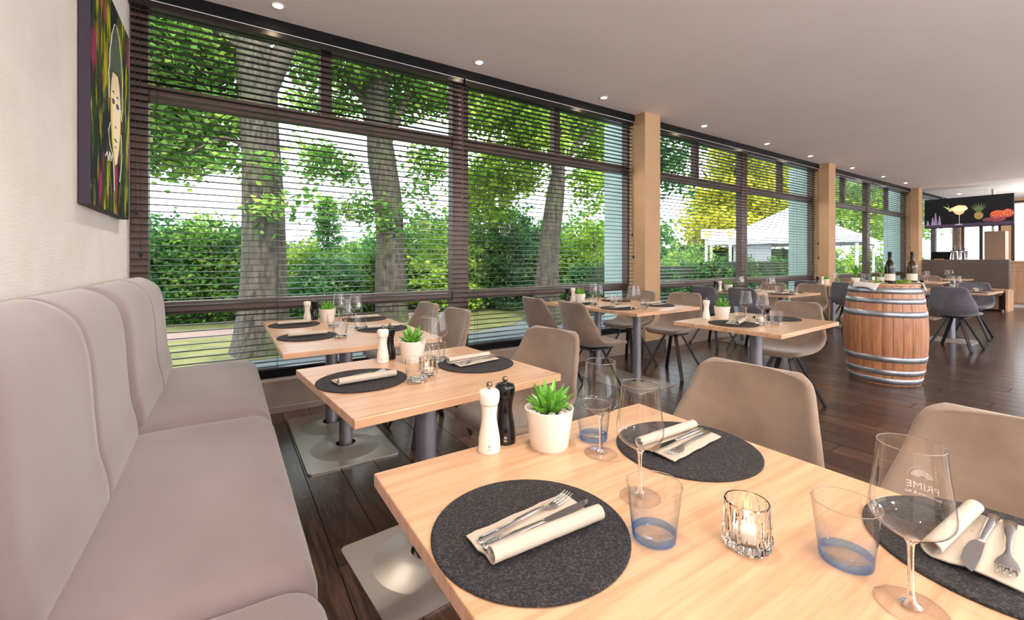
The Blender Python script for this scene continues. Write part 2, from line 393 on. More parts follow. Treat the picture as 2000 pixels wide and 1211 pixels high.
# ---------------------------------------------------------------- ceiling downlights
dl = empty('ceiling_downlight', (0, 0, 0), 0, 'round recessed ceiling downlight', 'downlight', 'recessed downlights in the ceiling')
obj('trim_ring', lathe([(.032, -.001), (.034, -.006), (.046, -.005), (.048, 0)], 28), MT['white'], dl, True)
obj('lens', lathe([(0, -.0015), (.032, -.0015)], 24), MT['lamp'], dl)
L = bpy.data.lights.new('lamp', 'SPOT'); L.energy = DOWN_W; L.spot_size = math.radians(115); L.spot_blend = .8; L.shadow_soft_size = .035; L.color = (1, .90, .78)
lo = bpy.data.objects.new('lamp', L); COL.objects.link(lo); lo.parent = dl; lo.location = (0, 0, -.012)
DL = proto(dl)
row = [.32, 2.03, 3.69, 5.66, 7.38, 8.91, 10.78, 12.5, 14.0]
ordn = ['nearest the painting', 'above the gap between bench tables and mid-room tables', 'just before the first pillar', 'just after the first pillar', 'second after the first pillar', 'just before the second pillar', 'just after the second pillar', 'second after the second pillar', 'just before the third pillar']
for x, t in zip(row, ordn): place(DL, (x, 3.68, CEIL), 0, 'round recessed ceiling downlight along the windows, '+t)
place(DL, (17.6, 3.45, CEIL), 0, 'small ceiling downlight in the white ceiling above the hanging screen')
n = 0  # extra downlights out of view, added to raise the room's brightness
for xi, x in enumerate((.55, 2.4, 4.2, 6.2, 8.2, 10.4, 13, 16, 18.5)):
    for yi, y in enumerate((.85, -1.2, -3.2) if x < 1.5 else (-.4, -2.4, -4.2) if x < 4 else (-2.8, -4.3)):
        n += 1; place(DL, (x, y, CEIL), 0, 'added unseen ceiling downlight %s, %s row' % (('above the foreground table', 'past the foreground chairs', 'level with the mid-room table', 'level with the barrel', 'just past the barrel', 'level with the second pillar', 'level with the third window bay', 'level with the booth', 'over the bar')[xi], ('nearest', 'middle', 'hindmost')[yi]))

# globe pendants added to light the ceiling and room, hung out of view
pn = empty('added_pendant', (0, 0, 0), 0, 'opal globe pendant lamp', 'added lamp', 'added globe fill lamps out of view')
obj('globe', lathe(smooth_curve([(.17*math.sin(a)+1e-6*(a > 0), -.17*math.cos(a)) for a in np.linspace(0, PI*.97, 12)], 2), 28), emis('fill_globe', (255, 226, 190), 14), pn, True)
obj('cord', tube(bmesh.new(), [(0, 0, .16), (0, 0, CEIL-2.2)], .003, 6), MT['cord'], pn); obj('canopy_cap', lathe([(.05, CEIL-2.2), (.045, CEIL-2.225), (0, CEIL-2.23)], 20), MT['white'], pn, True)
L = bpy.data.lights.new('fill_bulb', 'POINT'); L.energy = FILL_W; L.shadow_soft_size = .2; L.color = (1, .96, .93)
lo = bpy.data.objects.new('fill_bulb', L); COL.objects.link(lo); lo.parent = pn
PNp = proto(pn)
for (x, y), t in zip(((-.1, -1.9), (2.2, -1.9), (4.6, -3.4), (7.4, -3.6), (10.6, -3.6), (14.0, -3.2), (17.6, 1.0), (17.8, -2.5)), ('closest to the bench wall', 'behind the foreground table', 'opposite the first pillar', 'opposite the second window bay', 'opposite the second pillar', 'opposite the booth', 'behind the bar', 'at the far right rear')):
    place(PNp, (x, y, 2.2), 0, 'added unseen globe fill lamp '+t)

# ---------------------------------------------------------------- banquette
BY = [-.24, 1.14, 2.47, 3.85]
bq = empty('banquette', (0, 0, 0), 0, 'long mink velvet wall bench with tall padded back panels and three seat cushions', 'bench')
obj('plinth', boxm(XL+.01, .10, BY[0], BY[-1], 0, .26, bev=.01), MT['bench2'], bq)
def seat_cushion(y0, y1):
    X0, X1, Z0, Z1 = -.34, .195, .25, .455; bm = bmesh.new(); nx, ny = 22, 40; L = y1-y0; r = .075
    def edge(t, L, r):
        e = min(t, L-t); return 1 if e >= r else math.sqrt(max(0, 1-((r-e)/r)**2))
    prof = []   # over the top then round the front, in x,z
    for k in range(nx+1): prof.append((X0+(X1-.09-X0)*k/nx, Z1, 1))
    for k in range(1, 9): a = k/8*PI/2*1.06; prof.append((X1-.09+.09*math.sin(a), Z1-.09+.09*math.cos(a), 1))
    prof += [(X1-.003, .30, .7), (X1-.03, .262, .5), (X1-.06, .252, .3)]
    ys = [0, .004, .012, .024, .04, .06]+[.06+(L-.12)*k/ny for k in range(1, ny)]+[L-.06, L-.04, L-.024, L-.012, L-.004, L]
    grid = []
    for t in ys:
        e = edge(t, L, r); row_ = []
        for x, z, w in prof:
            u = (x-X0)/(X1-X0); crown = .03*math.sin(PI*min(1, max(0, t/L)))**.55*math.sin(PI*min(.97, max(.03, u)))**.7
            zz = z-(1-e)*.055+crown*w; xx = x-(1-e)*.03*max(0, (u-.6)/.4)
            zz += .0025*math.sin(9*x+3*t+y0)*w+.0018*math.sin(19*t+7*x+3*math.sin(4*t))*w*max(0, u-.3)
            row_.append(bm.verts.new((xx, y0+t, zz)))
        grid.append(row_)
    for a, b in zip(grid, grid[1:]):
        for k in range(len(a)-1): bm.faces.new((a[k], a[k+1], b[k+1], b[k]))
    for g in (grid[0], grid[-1]):
        lo_ = [bm.verts.new((v.co.x, v.co.y, .252)) for v in g]
        for k in range(len(g)-1): bm.faces.new((g[k], g[k+1], lo_[k+1], lo_[k]))
    bmesh.ops.recalc_face_normals(bm, faces=bm.faces)
    return obj('seat_cushion', bm, MT['bench'], bq, True)
def back_cushion(y0, y1):
    key = [(-.56, 1.055), (-.50, 1.085), (-.44, 1.07), (-.385, 1.02), (-.362, .95), (-.352, .86), (-.345, .74), (-.335, .62), (-.318, .54), (-.312, .47), (-.33, .42)]
    prof = smooth_curve(key, 5); L = y1-y0; r = .085; bm = bmesh.new(); m = L/2
    ea = [0, .002, .006, .012, .02, .03, .042, .062, .085]; ys = ea+[.085+(m-.095)*k/14 for k in range(1, 15)]+[m-.004, m, m+.004]+[m+.01+(m-.085)*k/14 for k in range(0, 14)]+[L-e for e in ea[::-1]]
    grid = []
    for t in ys:
        e = min(t, L-t); s = 0 if e >= r else 1-math.sqrt(max(0, 1-((r-e)/r)**2)); g = .010*max(0, 1-abs(t-m)/.008)
        row_ = []
        for i, (x, z) in enumerate(prof):
            w = (x+.56)/.22; dd = s*.15*min(1, w*2.5)+g
            puff = .012*math.sin(PI*t/L)*min(1, w)
            a = min(1, max(0, (z-.9)/.18))
            row_.append(bm.verts.new((x-(dd-puff)*(1-.7*a), y0+t, z-(dd-puff)*a)))
        grid.append(row_)
    for a, b in zip(grid, grid[1:]):
        for k in range(len(a)-1): bm.faces.new((a[k], a[k+1], b[k+1], b[k]))
    for g in (grid[0], grid[-1]):
        lo_ = [bm.verts.new((-.56, v.co.y, v.co.z)) for v in g]
        for k in range(len(g)-1): bm.faces.new((g[k], g[k+1], lo_[k+1], lo_[k]))
    bmesh.ops.recalc_face_normals(bm, faces=bm.faces)
    o = obj('back_cushion', bm, MT['bench'], bq, True)
    bm = bmesh.new(); tube(bm, [(x-.004*(1-min(1, max(0, (z-.9)/.18)))+.0, y0+m, z-.0035) for x, z in prof[4:]], .0016, 5)
    obj('seam', bm, MT['bench2'], o)
    return o
for a, b in zip(BY, BY[1:]): seat_cushion(a+.001, b-.001); back_cushion(a+.002, b-.002)

# ---------------------------------------------------------------- painting on the left wall
pt = empty('painting', (XL, 3.18, 2.03), 0, 'tall canvas painting of a pale face on dark green, above the bench', 'painting')
m, nt, p = new('painted_canvas'); p.inputs['Roughness'].default_value = .8; p.inputs['Specular IOR Level'].default_value = .15
n1 = tex_noise(nt, 3.2, 3, (1, 3.5, .9)); n2 = tex_noise(nt, 4.5, 4, (1, 4, .8)); n3 = tex_noise(nt, 2.6, 3, (1, 3, 1.3))
def ramp(nt, f, a, b):
    r = nt.nodes.new('ShaderNodeMapRange'); r.inputs[1].default_value = a; r.inputs[2].default_value = b; nt.links.new(f, r.inputs[0]); return r.outputs[0]
c1 = mix_rgb(nt, ramp(nt, n1, .45, .62), srgb(20, 26, 30), srgb(44, 70, 34)); c2 = mix_rgb(nt, ramp(nt, n2, .52, .64), c1, srgb(176, 176, 30)); c3 = mix_rgb(nt, ramp(nt, n3, .57, .68), c2, srgb(150, 46, 84))
nt.links.new(c3, p.inputs['Base Color'])
obj('canvas', boxm(.004, .046, -.46, .46, -.575, .575, bev=.003), MT['paintside'] if 'paintside' in MT else mat('canvas_edge', (52, 42, 58), .7), pt)
obj('painted_front', boxm(.046, .048, -.458, .458, -.573, .573), m, pt)
cream = mat('cream_paint', (236, 214, 176), .5); inkm = mat('black_ink', (18, 16, 18), .5); whitep = mat('white_line', (216, 214, 206), .5)
yel = mat('yellow_paint', (214, 200, 40), .5); hairm = mat('hair_paint', (26, 30, 22), .5, col2=(70, 84, 30), vs=20)
def pface(pts, m, name, x=.0485): return obj(name, poly(bmesh.new(), [(x, y, z) for y, z in pts], (.0006, 0, 0)), m, pt)
face = [(-.03, .20), (.03, .235), (.10, .225), (.155, .17), (.19, .06), (.188, -.07), (.15, -.19), (.10, -.285), (.055, -.305), (.01, -.27), (-.035, -.19), (-.06, -.08), (-.065, .05)]
pface(face, cream, 'painted_face')
pface([(-.065, .05), (-.03, .04), (-.025, -.08), (.0, -.2), (.03, -.28), (.01, -.27), (-.035, -.19), (-.06, -.08)], yel, 'painted_shade', .0492)
hair = [(-.10, .02), (-.11, .15), (-.085, .29), (-.02, .41), (.06, .47), (.15, .42), (.21, .30), (.235, .15), (.22, -.02), (.195, .05), (.17, .15), (.13, .21), (.05, .20), (-.02, .19), (-.06, .12)]
pface(hair, hairm, 'painted_hair', .0494)
for cy, w in ((-.005, .034), (.105, .04)):
    pface([(cy+w*math.cos(a), .035+.016*math.sin(a)+.004*math.cos(a)) for a in np.linspace(0, 2*PI, 12, False)], inkm, 'painted_eye', .0494)
    pface([(cy-w, .075), (cy, .095), (cy+w*1.1, .085), (cy, .083)], inkm, 'painted_brow', .0494)
pface([(.03, -.09), (.05, -.10), (.075, -.095), (.052, -.085)], inkm, 'painted_nose', .0494)
pface([(.015, -.165), (.05, -.155), (.10, -.17), (.055, -.175)], inkm, 'painted_mouth', .0494); pface([(.035, -.2), (.055, -.197), (.075, -.203), (.055, -.21)], inkm, 'painted_lip', .0494)
bm = bmesh.new()
tube(bm, [(.0495, y+.006*math.sin(17*i), z+.008*math.cos(13*i)) for i, (y, z) in enumerate(smooth_curve(hair[:10], 4))], .0022, 5)
tube(bm, [(.0495, y, z) for y, z in ((-.19, -.30), (-.15, -.27), (-.12, -.31), (-.09, -.26), (-.06, -.30), (-.03, -.25), (0, -.31), (.02, -.45))], .002, 5)
tube(bm, [(.0495, y, z) for y, z in ((-.02, -.26), (-.09, -.22), (-.12, -.15), (-.08, -.10))], .002, 5); tube(bm, [(.0495, y, z) for y, z in ((.2, -.1), (.23, -.22), (.20, -.30), (.16, -.38))], .002, 5)
obj('painted_lines', bm, whitep, pt)

# ---------------------------------------------------------------- tables
def dome(bm, x, y, z):
    lathe([(.21, z), (.17, z+.006), (.11, z+.022), (.085, z+.026), (.06, z+.027)], 36, bm, (x, y))
TB = {}
def add_table(key, x0, x1, y0, y1, rz, twin, label, colm='column', cy=None):
    cx, cyy = (x0+x1)/2, (y0+y1)/2; w, l = x1-x0, y1-y0
    t = empty('dining_table', (cx, cyy, 0), rz, label, 'table', 'pale oak dining tables on steel pedestals')
    o = obj('tabletop', boxm(-w/2, w/2, -l/2, l/2, .722, .75, bev=.0025), MT['oak'], t)
    cs = cy or ((-.26, .26) if twin else (0,)); bl = .5 if len(cs) > 1 else .26
    bm = bmesh.new(); n = 6; pts = []
    for sx, sy, a0 in ((1, 1, 0), (-1, 1, 1), (-1, -1, 2), (1, -1, 3)):
        for k in range(n+1):
            a = (a0+k/n)*PI/2; pts.append((sx*(.26-.025)+.025*math.cos(a), (cs[0]+cs[-1])/2+sy*(bl-.025)+.025*math.sin(a), .001))
    poly(bm, pts, (0, 0, .009)); b = autosmooth(obj('base_plate', bm, MT['steel'], t), 50)
    for c in cs:
        bm = bmesh.new(); dome(bm, 0, c, .0095); obj('dome', bm, MT['steel'], b, True)
        obj('column', lathe([(.041, .03), (.041, .715)], 28), MT[colm], t, True)
        obj('top_bracket', boxm(-.16, .16, c-.16, c+.16, .712, .722), MT['legs'], t)
        kc = [k for k in COL.objects if k.parent == t and k.name.startswith('column')][-1]; kc.location = (0, c, 0)
    TB[key] = t; return t
add_table('T1', .26, 1.085, -.37, .93, 0, True, 'long pale oak table nearest the camera, beside the bench')
add_table('T2', .268, 1.078, 1.302, 2.022, math.radians(5), False, 'small pale oak table, second along the bench from the camera')
TB['T2'].location = (.673, 1.662, 0)
add_table('T3', .225, 1.05, 2.35, 3.66, 0, True, 'long pale oak table at the window end of the bench', cy=(-.09, .36))
add_table('T4', 2.86, 3.78, 2.50, 3.77, math.radians(2), True, 'long pale oak table by the window in front of the first pillar')
add_table('T5', 2.77, 3.72, 1.33, 2.06, math.radians(3), False, 'small pale oak table in mid-room, left of the barrel')
add_table('T6', 5.9, 6.80, 2.68, 3.78, 0, True, 'long pale oak table by the second window bay, behind the small mid-room table')
add_table('T8', 8.9, 9.8, 2.7, 3.76, 0, True, 'long pale oak table in front of the second pillar')
add_table('T9', 8.55, 9.5, 1.40, 2.7, 0, False, 'pale oak table right behind the barrel, toward the open floor', cy=(-.2,))
add_table('T11', 11.7, 12.6, 2.6, 3.76, 0, True, 'pale oak table behind the barrel in the third window bay')
add_table('T10', 14.05, 14.85, 2.66, 3.72, 0, True, 'farthest pale oak table, in front of the brown booth')

# ---------------------------------------------------------------- bucket chairs
def make_chair(ms, label):
    t = empty('bucket_chair', (0, 0, 0), 0, label, 'chair')
    key = [(.238, .448, .135, .004, 0), (.243, .455, .165, .006, 0), (.235, .465, .188, .010, 0), (.19, .468, .210, .016, 0), (.08, .457, .228, .03, 0), (-.04, .450, .240, .055, 0), (-.13, .462, .246, .085, .012),
           (-.185, .505, .247, .085, .05), (-.212, .57, .240, .05, .075), (-.232, .65, .226, .02, .07), (-.25, .73, .207, .0, .055), (-.264, .79, .192, 0, .045), (-.270, .815, .182, 0, .04), (-.274, .832, .166, 0, .036), (-.276, .842, .138, 0, .03)]
    ks = smooth_curve(key, 2); nu = 14; bm = bmesh.new(); g = []
    for x, z, w, lift, fwd in ks:
        r_ = []
        for i in range(nu+1):
            u = -1+2*i/nu; a = abs(u)**2.4
            r_.append(bm.verts.new((x+fwd*a, u*w, z+lift*a)))
        g.append(r_)
    for a, b in zip(g, g[1:]):
        for k in range(nu): bm.faces.new((a[k], a[k+1], b[k+1], b[k]))
    bmesh.ops.recalc_face_normals(bm, faces=bm.faces)
    o = obj('seat_shell', bm, ms, t, True)
    s = o.modifiers.new('s', 'SOLIDIFY'); s.thickness = .032; s.offset = 0; b2 = o.modifiers.new('b', 'SUBSURF'); b2.levels = 1
    bake(o); o.data.polygons.foreach_set('use_smooth', [True]*len(o.data.polygons))
    # stitched arcs where the seat meets the backrest
    for dz, nm in ((0, 0), (.03, 1)):
        pts = []
        for i in range(15):
            u = -.86+1.72*i/14; f = 6.0+dz*14+abs(u)**2*3.0
            k = int(f*2); fr = f*2-k; A, B = ks[min(k, len(ks)-2)], ks[min(k+1, len(ks)-1)]
            x, z, w, li, fw = [p+(q-p)*fr for p, q in zip(A, B)]; a = abs(u)**2.4
            pts.append((x+fw*a+.014, u*w*.985, z+li*a+.012))
        obj('stitching', tube(bmesh.new(), pts, .0022, 5), ms, t)
    obj('mounting_plate', boxm(-.11, .11, -.11, .11, .415, .432, bev=.003), MT['legs'], t)
    for sx in (1, -1):
        for sy in (1, -1):
            bm = bmesh.new(); d = Vector((sx, sy, 0)).normalized()
            bar(bm, (sx*.055, sy*.055, .425), (sx*.215-.01, sy*.215, .003), .034, .016, (sx, sy, 0)); obj('leg', bm, MT['legs'], t)
    return proto(t)
CH = make_chair(MT['suede'], 'taupe suede bucket chair with black splayed legs')
CG = make_chair(MT['suedeg'], 'grey suede bucket chair with black splayed legs')
grp = 'suede bucket chairs around the tables'
def chair(p, bx, y, facing, txt, jit=0):
    'bx = x of the top of the backrest; facing -1 looks to -X, +1 to +X'
    place(p, (bx+.26*facing, y, 0), (PI if facing < 0 else 0)+math.radians(jit), txt, grp)
chair(CH, 1.50, .775, -1, 'taupe suede bucket chair, the nearer-to-window of two at the foreground table', 3)
chair(CH, 1.50, .17, -1, 'taupe suede bucket chair cut by the right edge of the picture, at the foreground table', 2)
chair(CH, 1.43, 1.74, -1, 'taupe suede bucket chair behind the green potted succulent, at the second bench table', 8)
chair(CH, 1.44, 2.88, -1, 'tan lit bucket chair at the window-end bench table, the nearer of two', 4)
chair(CH, 1.43, 3.42, -1, 'tan lit bucket chair at the window-end bench table, closest to the glass', 2)
chair(CH, 2.47, 2.86, 1, 'bucket chair seen from behind at the long pillar table, the nearer of two', -3)
chair(CH, 2.45, 3.40, 1, 'bucket chair seen from behind at the long pillar table, closest to the glass', -2)
chair(CH, 4.22, 2.93, -1, 'taupe bucket chair with full legs in view, right side of the long pillar table', 6)
chair(CH, 4.12, 3.45, -1, 'taupe bucket chair half hidden against the first pillar', 4)
chair(CH, 4.12, 1.78, -1, 'taupe bucket chair just left of the barrel, at the small mid-room table', 4)
chair(CG, 5.53, 3.62, 1, 'grey bucket chair back beside the second window bay, next to the pepper mill', -3)
chair(CG, 5.54, 3.08, 1, 'grey bucket chair back seen behind two wine glasses of the small mid-room table', -3)
chair(CH, 7.35, 3.55, -1, 'tan bucket chair top behind the wine glasses by the second window mullion', 3)
chair(CH, 7.35, 3.0, -1, 'tan bucket chair right of the table in the second bay', 3)
chair(CG, 8.55, 3.6, 1, 'dark bucket chair top against the second pillar blind', -3)
chair(CG, 8.35, 2.95, 1, 'dark grey bucket chair immediately left of the barrel', -3)
chair(CH, 10.3, 3.5, -1, 'tan bucket chair top between the second pillar and the barrel', 3)
chair(CG, 8.07, 1.66, 1, 'grey bucket chair with dark legs immediately right of the barrel', -6)
chair(CG, 10.0, 1.78, -1, 'pale grey bucket chair behind the table corner right of the barrel', 4)
chair(CH, 13.0, 3.0, -1, 'brown bucket chair top seen between the two wine bottles', 3)
chair(CH, 13.6, 3.2, 1, 'brown bucket chair top in front of the booth', 2)

# ---------------------------------------------------------------- table ware prototypes
def on(name, label, cat, group): return empty(name, (0, 0, 0), 0, label, cat, group)
bm = bmesh.new(); lathe([(0, 0), (.160, 0), (.1625, .0015), (.1625, .0035), (.160, .005), (0, .005)], 64, bm); mt_ = obj('placemat', bm, MT['felt'], None, False); autosmooth(mt_, 30)
tag(mt_, 'round charcoal felt placemat', 'placemat', 'round felt placemats'); PM = proto(mt_)
# napkin folded flat with one edge rolled over, long side along x
def napkin_fold():
    prof = [(.045, .003), (.02, .0045), (-.005, .004), (-.018, .003)]
    for k in range(17):
        a = -PI/2-k/16*PI*1.75; r = .0125-.0045*k/16; prof.append((-.036-math.cos(a)*0+r*math.cos(a)*1.1, .0135+r*math.sin(a)))
    bm = bmesh.new(); th = .0022; rows = []
    for i, x in enumerate(np.linspace(-.105, .105, 12)):
        w = .0012*math.sin(i*1.7)
        rows.append([bm.verts.new((x+(.006 if abs(y+.03) < .02 else 0), y+w*(1 if y > 0 else 0)+(.010*(x/.1) if y > .03 else 0), z+.0015+abs(w)*.6)) for y, z in prof])
    for a, b in zip(rows, rows[1:]):
        for k in range(len(a)-1): bm.faces.new((a[k], a[k+1], b[k+1], b[k]))
    bmesh.ops.recalc_face_normals(bm, faces=bm.faces)
    o = obj('napkin', bm, MT['linen'], None, True); s = o.modifiers.new('s', 'SOLIDIFY'); s.thickness = th; s.offset = 0; bake(o); return autosmooth(o, 50)
nk = napkin_fold(); tag(nk, 'folded linen napkin', 'napkin', 'folded linen napkins'); NK = proto(nk)
# rolled napkin
def napkin_roll():
    bm = bmesh.new(); prof = []
    for k in range(40):
        a = k/39*PI*4.2; r = .006+.010*k/39; prof.append((r*1.5*math.cos(a), .0125+r*.72*math.sin(a)))
    rows = [[bm.verts.new((x, y, z)) for y, z in prof] for x in np.linspace(-.105, .105, 6)]
    for a, b in zip(rows, rows[1:]):
        for k in range(len(a)-1): bm.faces.new((a[k], a[k+1], b[k+1], b[k]))
    bmesh.ops.recalc_face_normals(bm, faces=bm.faces)
    o = obj('rolled_napkin', bm, MT['linen'], None, True); s = o.modifiers.new('s', 'SOLIDIFY'); s.thickness = .0016; s.offset = 0; bake(o); return autosmooth(o, 50)
nr = napkin_roll(); tag(nr, 'rolled linen napkin', 'napkin', 'rolled linen napkins'); NR = proto(nr)
# fork and knife along x, handle end at -x
def fork():
    bm = bmesh.new()
    st = [(-.100, .0055, .004), (-.095, .0085, .0048), (-.06, .0065, .006), (-.02, .0040, .008), (.02, .0032, .0085), (.035, .0045, .0075), (.048, .0105, .0045), (.058, .0120, .0035), (.066, .0120, .0035)]
    rows = [[bm.verts.new((x, sy*w, z+dz)) for sy, dz in ((-1, 0), (-.5, .0018), (.5, .0018), (1, 0), (.5, -.0012), (-.5, -.0012))] for x, w, z in st]
    for a, b in zip(rows, rows[1:]):
        for k in range(6): bm.faces.new((a[k], a[(k+1) % 6], b[(k+1) % 6], b[k]))
    bm.faces.new(rows[0]); bm.faces.new(rows[-1][::-1])
    o = autosmooth(obj('handle', bm, MT['chrome'], None), 50)
    root = on('fork', 'polished steel fork', 'fork', 'steel forks'); o.parent = root
    for k in range(4):
        y = -.0095+k*.00633; bm = bmesh.new()
        tube(bm, [(.064, y, .0035), (.078, y*.98, .0045), (.092, y*.95, .0075), (.104, y*.93, .0115)], [.0018, .0016, .0014, .0007], 6); obj('tine', bm, MT['chrome'], root, True)
    return proto(root)
FK = fork()
def knife():
    root = on('knife', 'polished steel table knife', 'knife', 'steel table knives'); bm = bmesh.new()
    st = [(-.112, .004, .003), (-.108, .008, .004), (-.07, .0068, .004), (-.02, .0052, .0035), (.0, .0045, .003), (.006, .0058, .003)]
    rows = [[bm.verts.new((x, w*math.cos(a), .006+h*math.sin(a))) for a in np.linspace(0, 2*PI, 10, False)] for x, w, h in st]
    for a, b in zip(rows, rows[1:]):
        for k in range(10): bm.faces.new((a[k], a[(k+1) % 10], b[(k+1) % 10], b[k]))
    bm.faces.new(rows[0][::-1]); bm.faces.new(rows[-1]); obj('handle', bm, MT['chrome'], root, True)
    pts = [(.004, -.005), (.02, -.010), (.05, -.0115), (.08, -.010), (.103, -.003), (.112, .006), (.104, .0075), (.06, .0075), (.004, .005)]
    o = obj('blade', poly(bmesh.new(), [(x, y, .0052) for x, y in pts], (0, 0, .0015)), MT['chrome'], root)
    return proto(root)
KN = knife()
# wine glass
WPROF = [(.0345, .2150), (.0365, .190), (.0395, .165), (.0425, .143), (.0438, .129), (.0425, .119), (.036, .109), (.022, .0985), (.009, .0905), (.0055, .088)]
def r_at(z):
    P = sorted((z_, r_) for r_, z_ in WPROF)
    for (a, ra), (b, rb) in zip(P, P[1:]):
        if a <= z <= b: return ra+(rb-ra)*(z-a)/(b-a)
    return P[-1][1]
def wineglass():
    root = on('wine_glass', 'clear stemmed wine glass', 'wine glass', 'stemmed wine glasses')
    obj('bowl', lathe(smooth_curve(WPROF, 3), 40), MT['wglass'], root, True)
    obj('rim', tube(bmesh.new(), [(.0345*math.cos(a), .0345*math.sin(a), .215) for a in np.linspace(0, 2*PI, 41)], .0006, 6, False), MT['rimg'], root, True)
    obj('stem', lathe(smooth_curve([(0, .0915), (.009, .0905), (.0055, .086), (.0040, .078), (.0034, .06), (.0034, .03), (.0045, .014), (.0065, .008), (.010, .0052), (.012, .0042)], 2)+[(0, .0036)], 28), MT['stem'], root, True)
    obj('foot', lathe([(.0108, .0050), (.020, .0034), (.030, .0020), (.0374, .0012)], 40), MT['foot'], root, True)
    obj('foot_rim', tube(bmesh.new(), [(.0374*math.cos(a), .0374*math.sin(a), .0011) for a in np.linspace(0, 2*PI, 41)], .0007, 6, False), MT['rimg'], root, True)
    return proto(root)
MT['rimg'] = solid_glass('rim_glass')
MT['stem'] = solid_glass('stem_glass'); MT['foot'] = thin_glass('foot_glass', (.992, .992, .995), (.78, .8, .84), power=2, refl=1.6)
WG = wineglass()
def tumbler(blue):
    root = on('tumbler', 'clear glass tumbler', 'tumbler', 'water tumblers')
    wall = [(.0435, .088), (.0405, .06), (.0375, .035), (.0350, .014), (.0345, .004), (.0335, .0005)]
    mb = MT['tumb'] if blue else MT['tum']; base = MT['baseb'] if blue else MT['basec']
    obj('wall', lathe(wall, 40), mb, root, True)
    obj('rim', tube(bmesh.new(), [(.0435*math.cos(a), .0435*math.sin(a), .088) for a in np.linspace(0, 2*PI, 41)], .0007, 6, False), MT['rimd'], root, True)
    if blue:
        obj('base', lathe([(.0336, .0135), (.0342, .0125), (.0339, .003), (.0322, .0008)], 48), base, root, True); obj('bottom_disc', lathe([(0, .0085), (.026, .0095), (.0334, .0135)], 48), MT['disc'], root, True)
    else: obj('base', lathe([(0, .009), (.0300, .0095), (.0335, .014), (.0346, .0155), (.0340, .003), (.0325, .0005), (0, .0005)], 48), MT['basec'], root, True)
    return proto(root)
MT['rimd'] = solid_glass('tumbler_rim')
def blue_wall():
    m = thin_glass('blue_tumbler_wall', (.985, .99, .995), (.5, .55, .66), power=3.5, refl=1.3); nt = m.node_tree
    tr = [n for n in nt.nodes if n.type == 'BSDF_TRANSPARENT'][0]; l = tr.inputs[0].links[0].from_socket
    t = nt.nodes.new('ShaderNodeTexCoord'); sx = nt.nodes.new('ShaderNodeSeparateXYZ'); nt.links.new(t.outputs['Object'], sx.inputs[0])
    r = nt.nodes.new('ShaderNodeMapRange'); r.inputs[1].default_value = .004; r.inputs[2].default_value = .055; r.inputs[3].default_value = 1; r.inputs[4].default_value = 0; nt.links.new(sx.outputs['Z'], r.inputs[0])
    lw = nt.nodes.new('ShaderNodeLayerWeight'); lw.inputs[0].default_value = .5
    k = math_n(nt, 'MULTIPLY', math_n(nt, 'POWER', r.outputs[0], 1.4), math_n(nt, 'ADD', math_n(nt, 'MULTIPLY', math_n(nt, 'POWER', lw.outputs['Facing'], 1.6), 1.1), .16), True)
    nt.links.new(mix_rgb(nt, k, l, (.08, .42, .98, 1)), tr.inputs[0]); return m
MT['tumb'] = blue_wall()
MT['baseb'] = thin_glass('blue_tumbler_base', (.40, .66, 1.0), (.12, .40, .95), power=1.4, refl=1.1); MT['disc'] = thin_glass('tumbler_bottom_disc', (.955, .96, .97), (.8, .86, .94), power=2, refl=1.8)
MT['basec'] = solid_glass('clear_tumbler_base')
TMB = tumbler(True); TMC = tumbler(False)
# votive candle holder of ribbed glass with a burning tealight
def votive():
    root = on('votive_candle', 'ribbed glass votive holder with a burning tealight', 'candle holder', 'glass votive candles')
    n = 48; bm = bmesh.new(); rings = []
    for r, z, k in [(0, .0008, 0), (.030, .0008, .5), (.0335, .006, 1.6), (.0345, .018, 1.8), (.0330, .030, 1), (.0327, .056, 1), (.0327, .070, .2), (.0318, .0718, 0), (.0300, .0715, 0), (.0285, .05, 0), (.0265, .016, 0), (.022, .0125, 0), (0, .0120, 0)]:
        if r == 0: rings.append([bm.verts.new((0, 0, z))]); continue
        rings.append([bm.verts.new(((r+(.0013 if i % 4 < 2 else -.0013)*k)*math.cos(2*PI*i/n), (r+(.0013 if i % 4 < 2 else -.0013)*k)*math.sin(2*PI*i/n), z)) for i in range(n)])
    for a, b in zip(rings, rings[1:]):
        for i in range(n):
            j = (i+1) % n
            if len(a) == 1: bm.faces.new((a[0], b[j], b[i]))
            elif len(b) == 1: bm.faces.new((a[i], a[j], b[0]))
            else: bm.faces.new((a[i], a[j], b[j], b[i]))
    bmesh.ops.recalc_face_normals(bm, faces=bm.faces); obj('holder', bm, MT['basec'], root)
    obj('wax', lathe([(.0185, .0125), (.0185, .028), (.017, .0295), (0, .029)], 28), MT['wax'], root, True)
    obj('wick', tube(bmesh.new(), [(0, 0, .028), (.001, 0, .037)], .0006, 5), MT['cord'], root)
    obj('flame', lathe([(0, .033), (.0035, .038), (.0038, .043), (.002, .050), (0, .056)], 12), MT['flame'], root, True)
    return proto(root)
VT = votive()
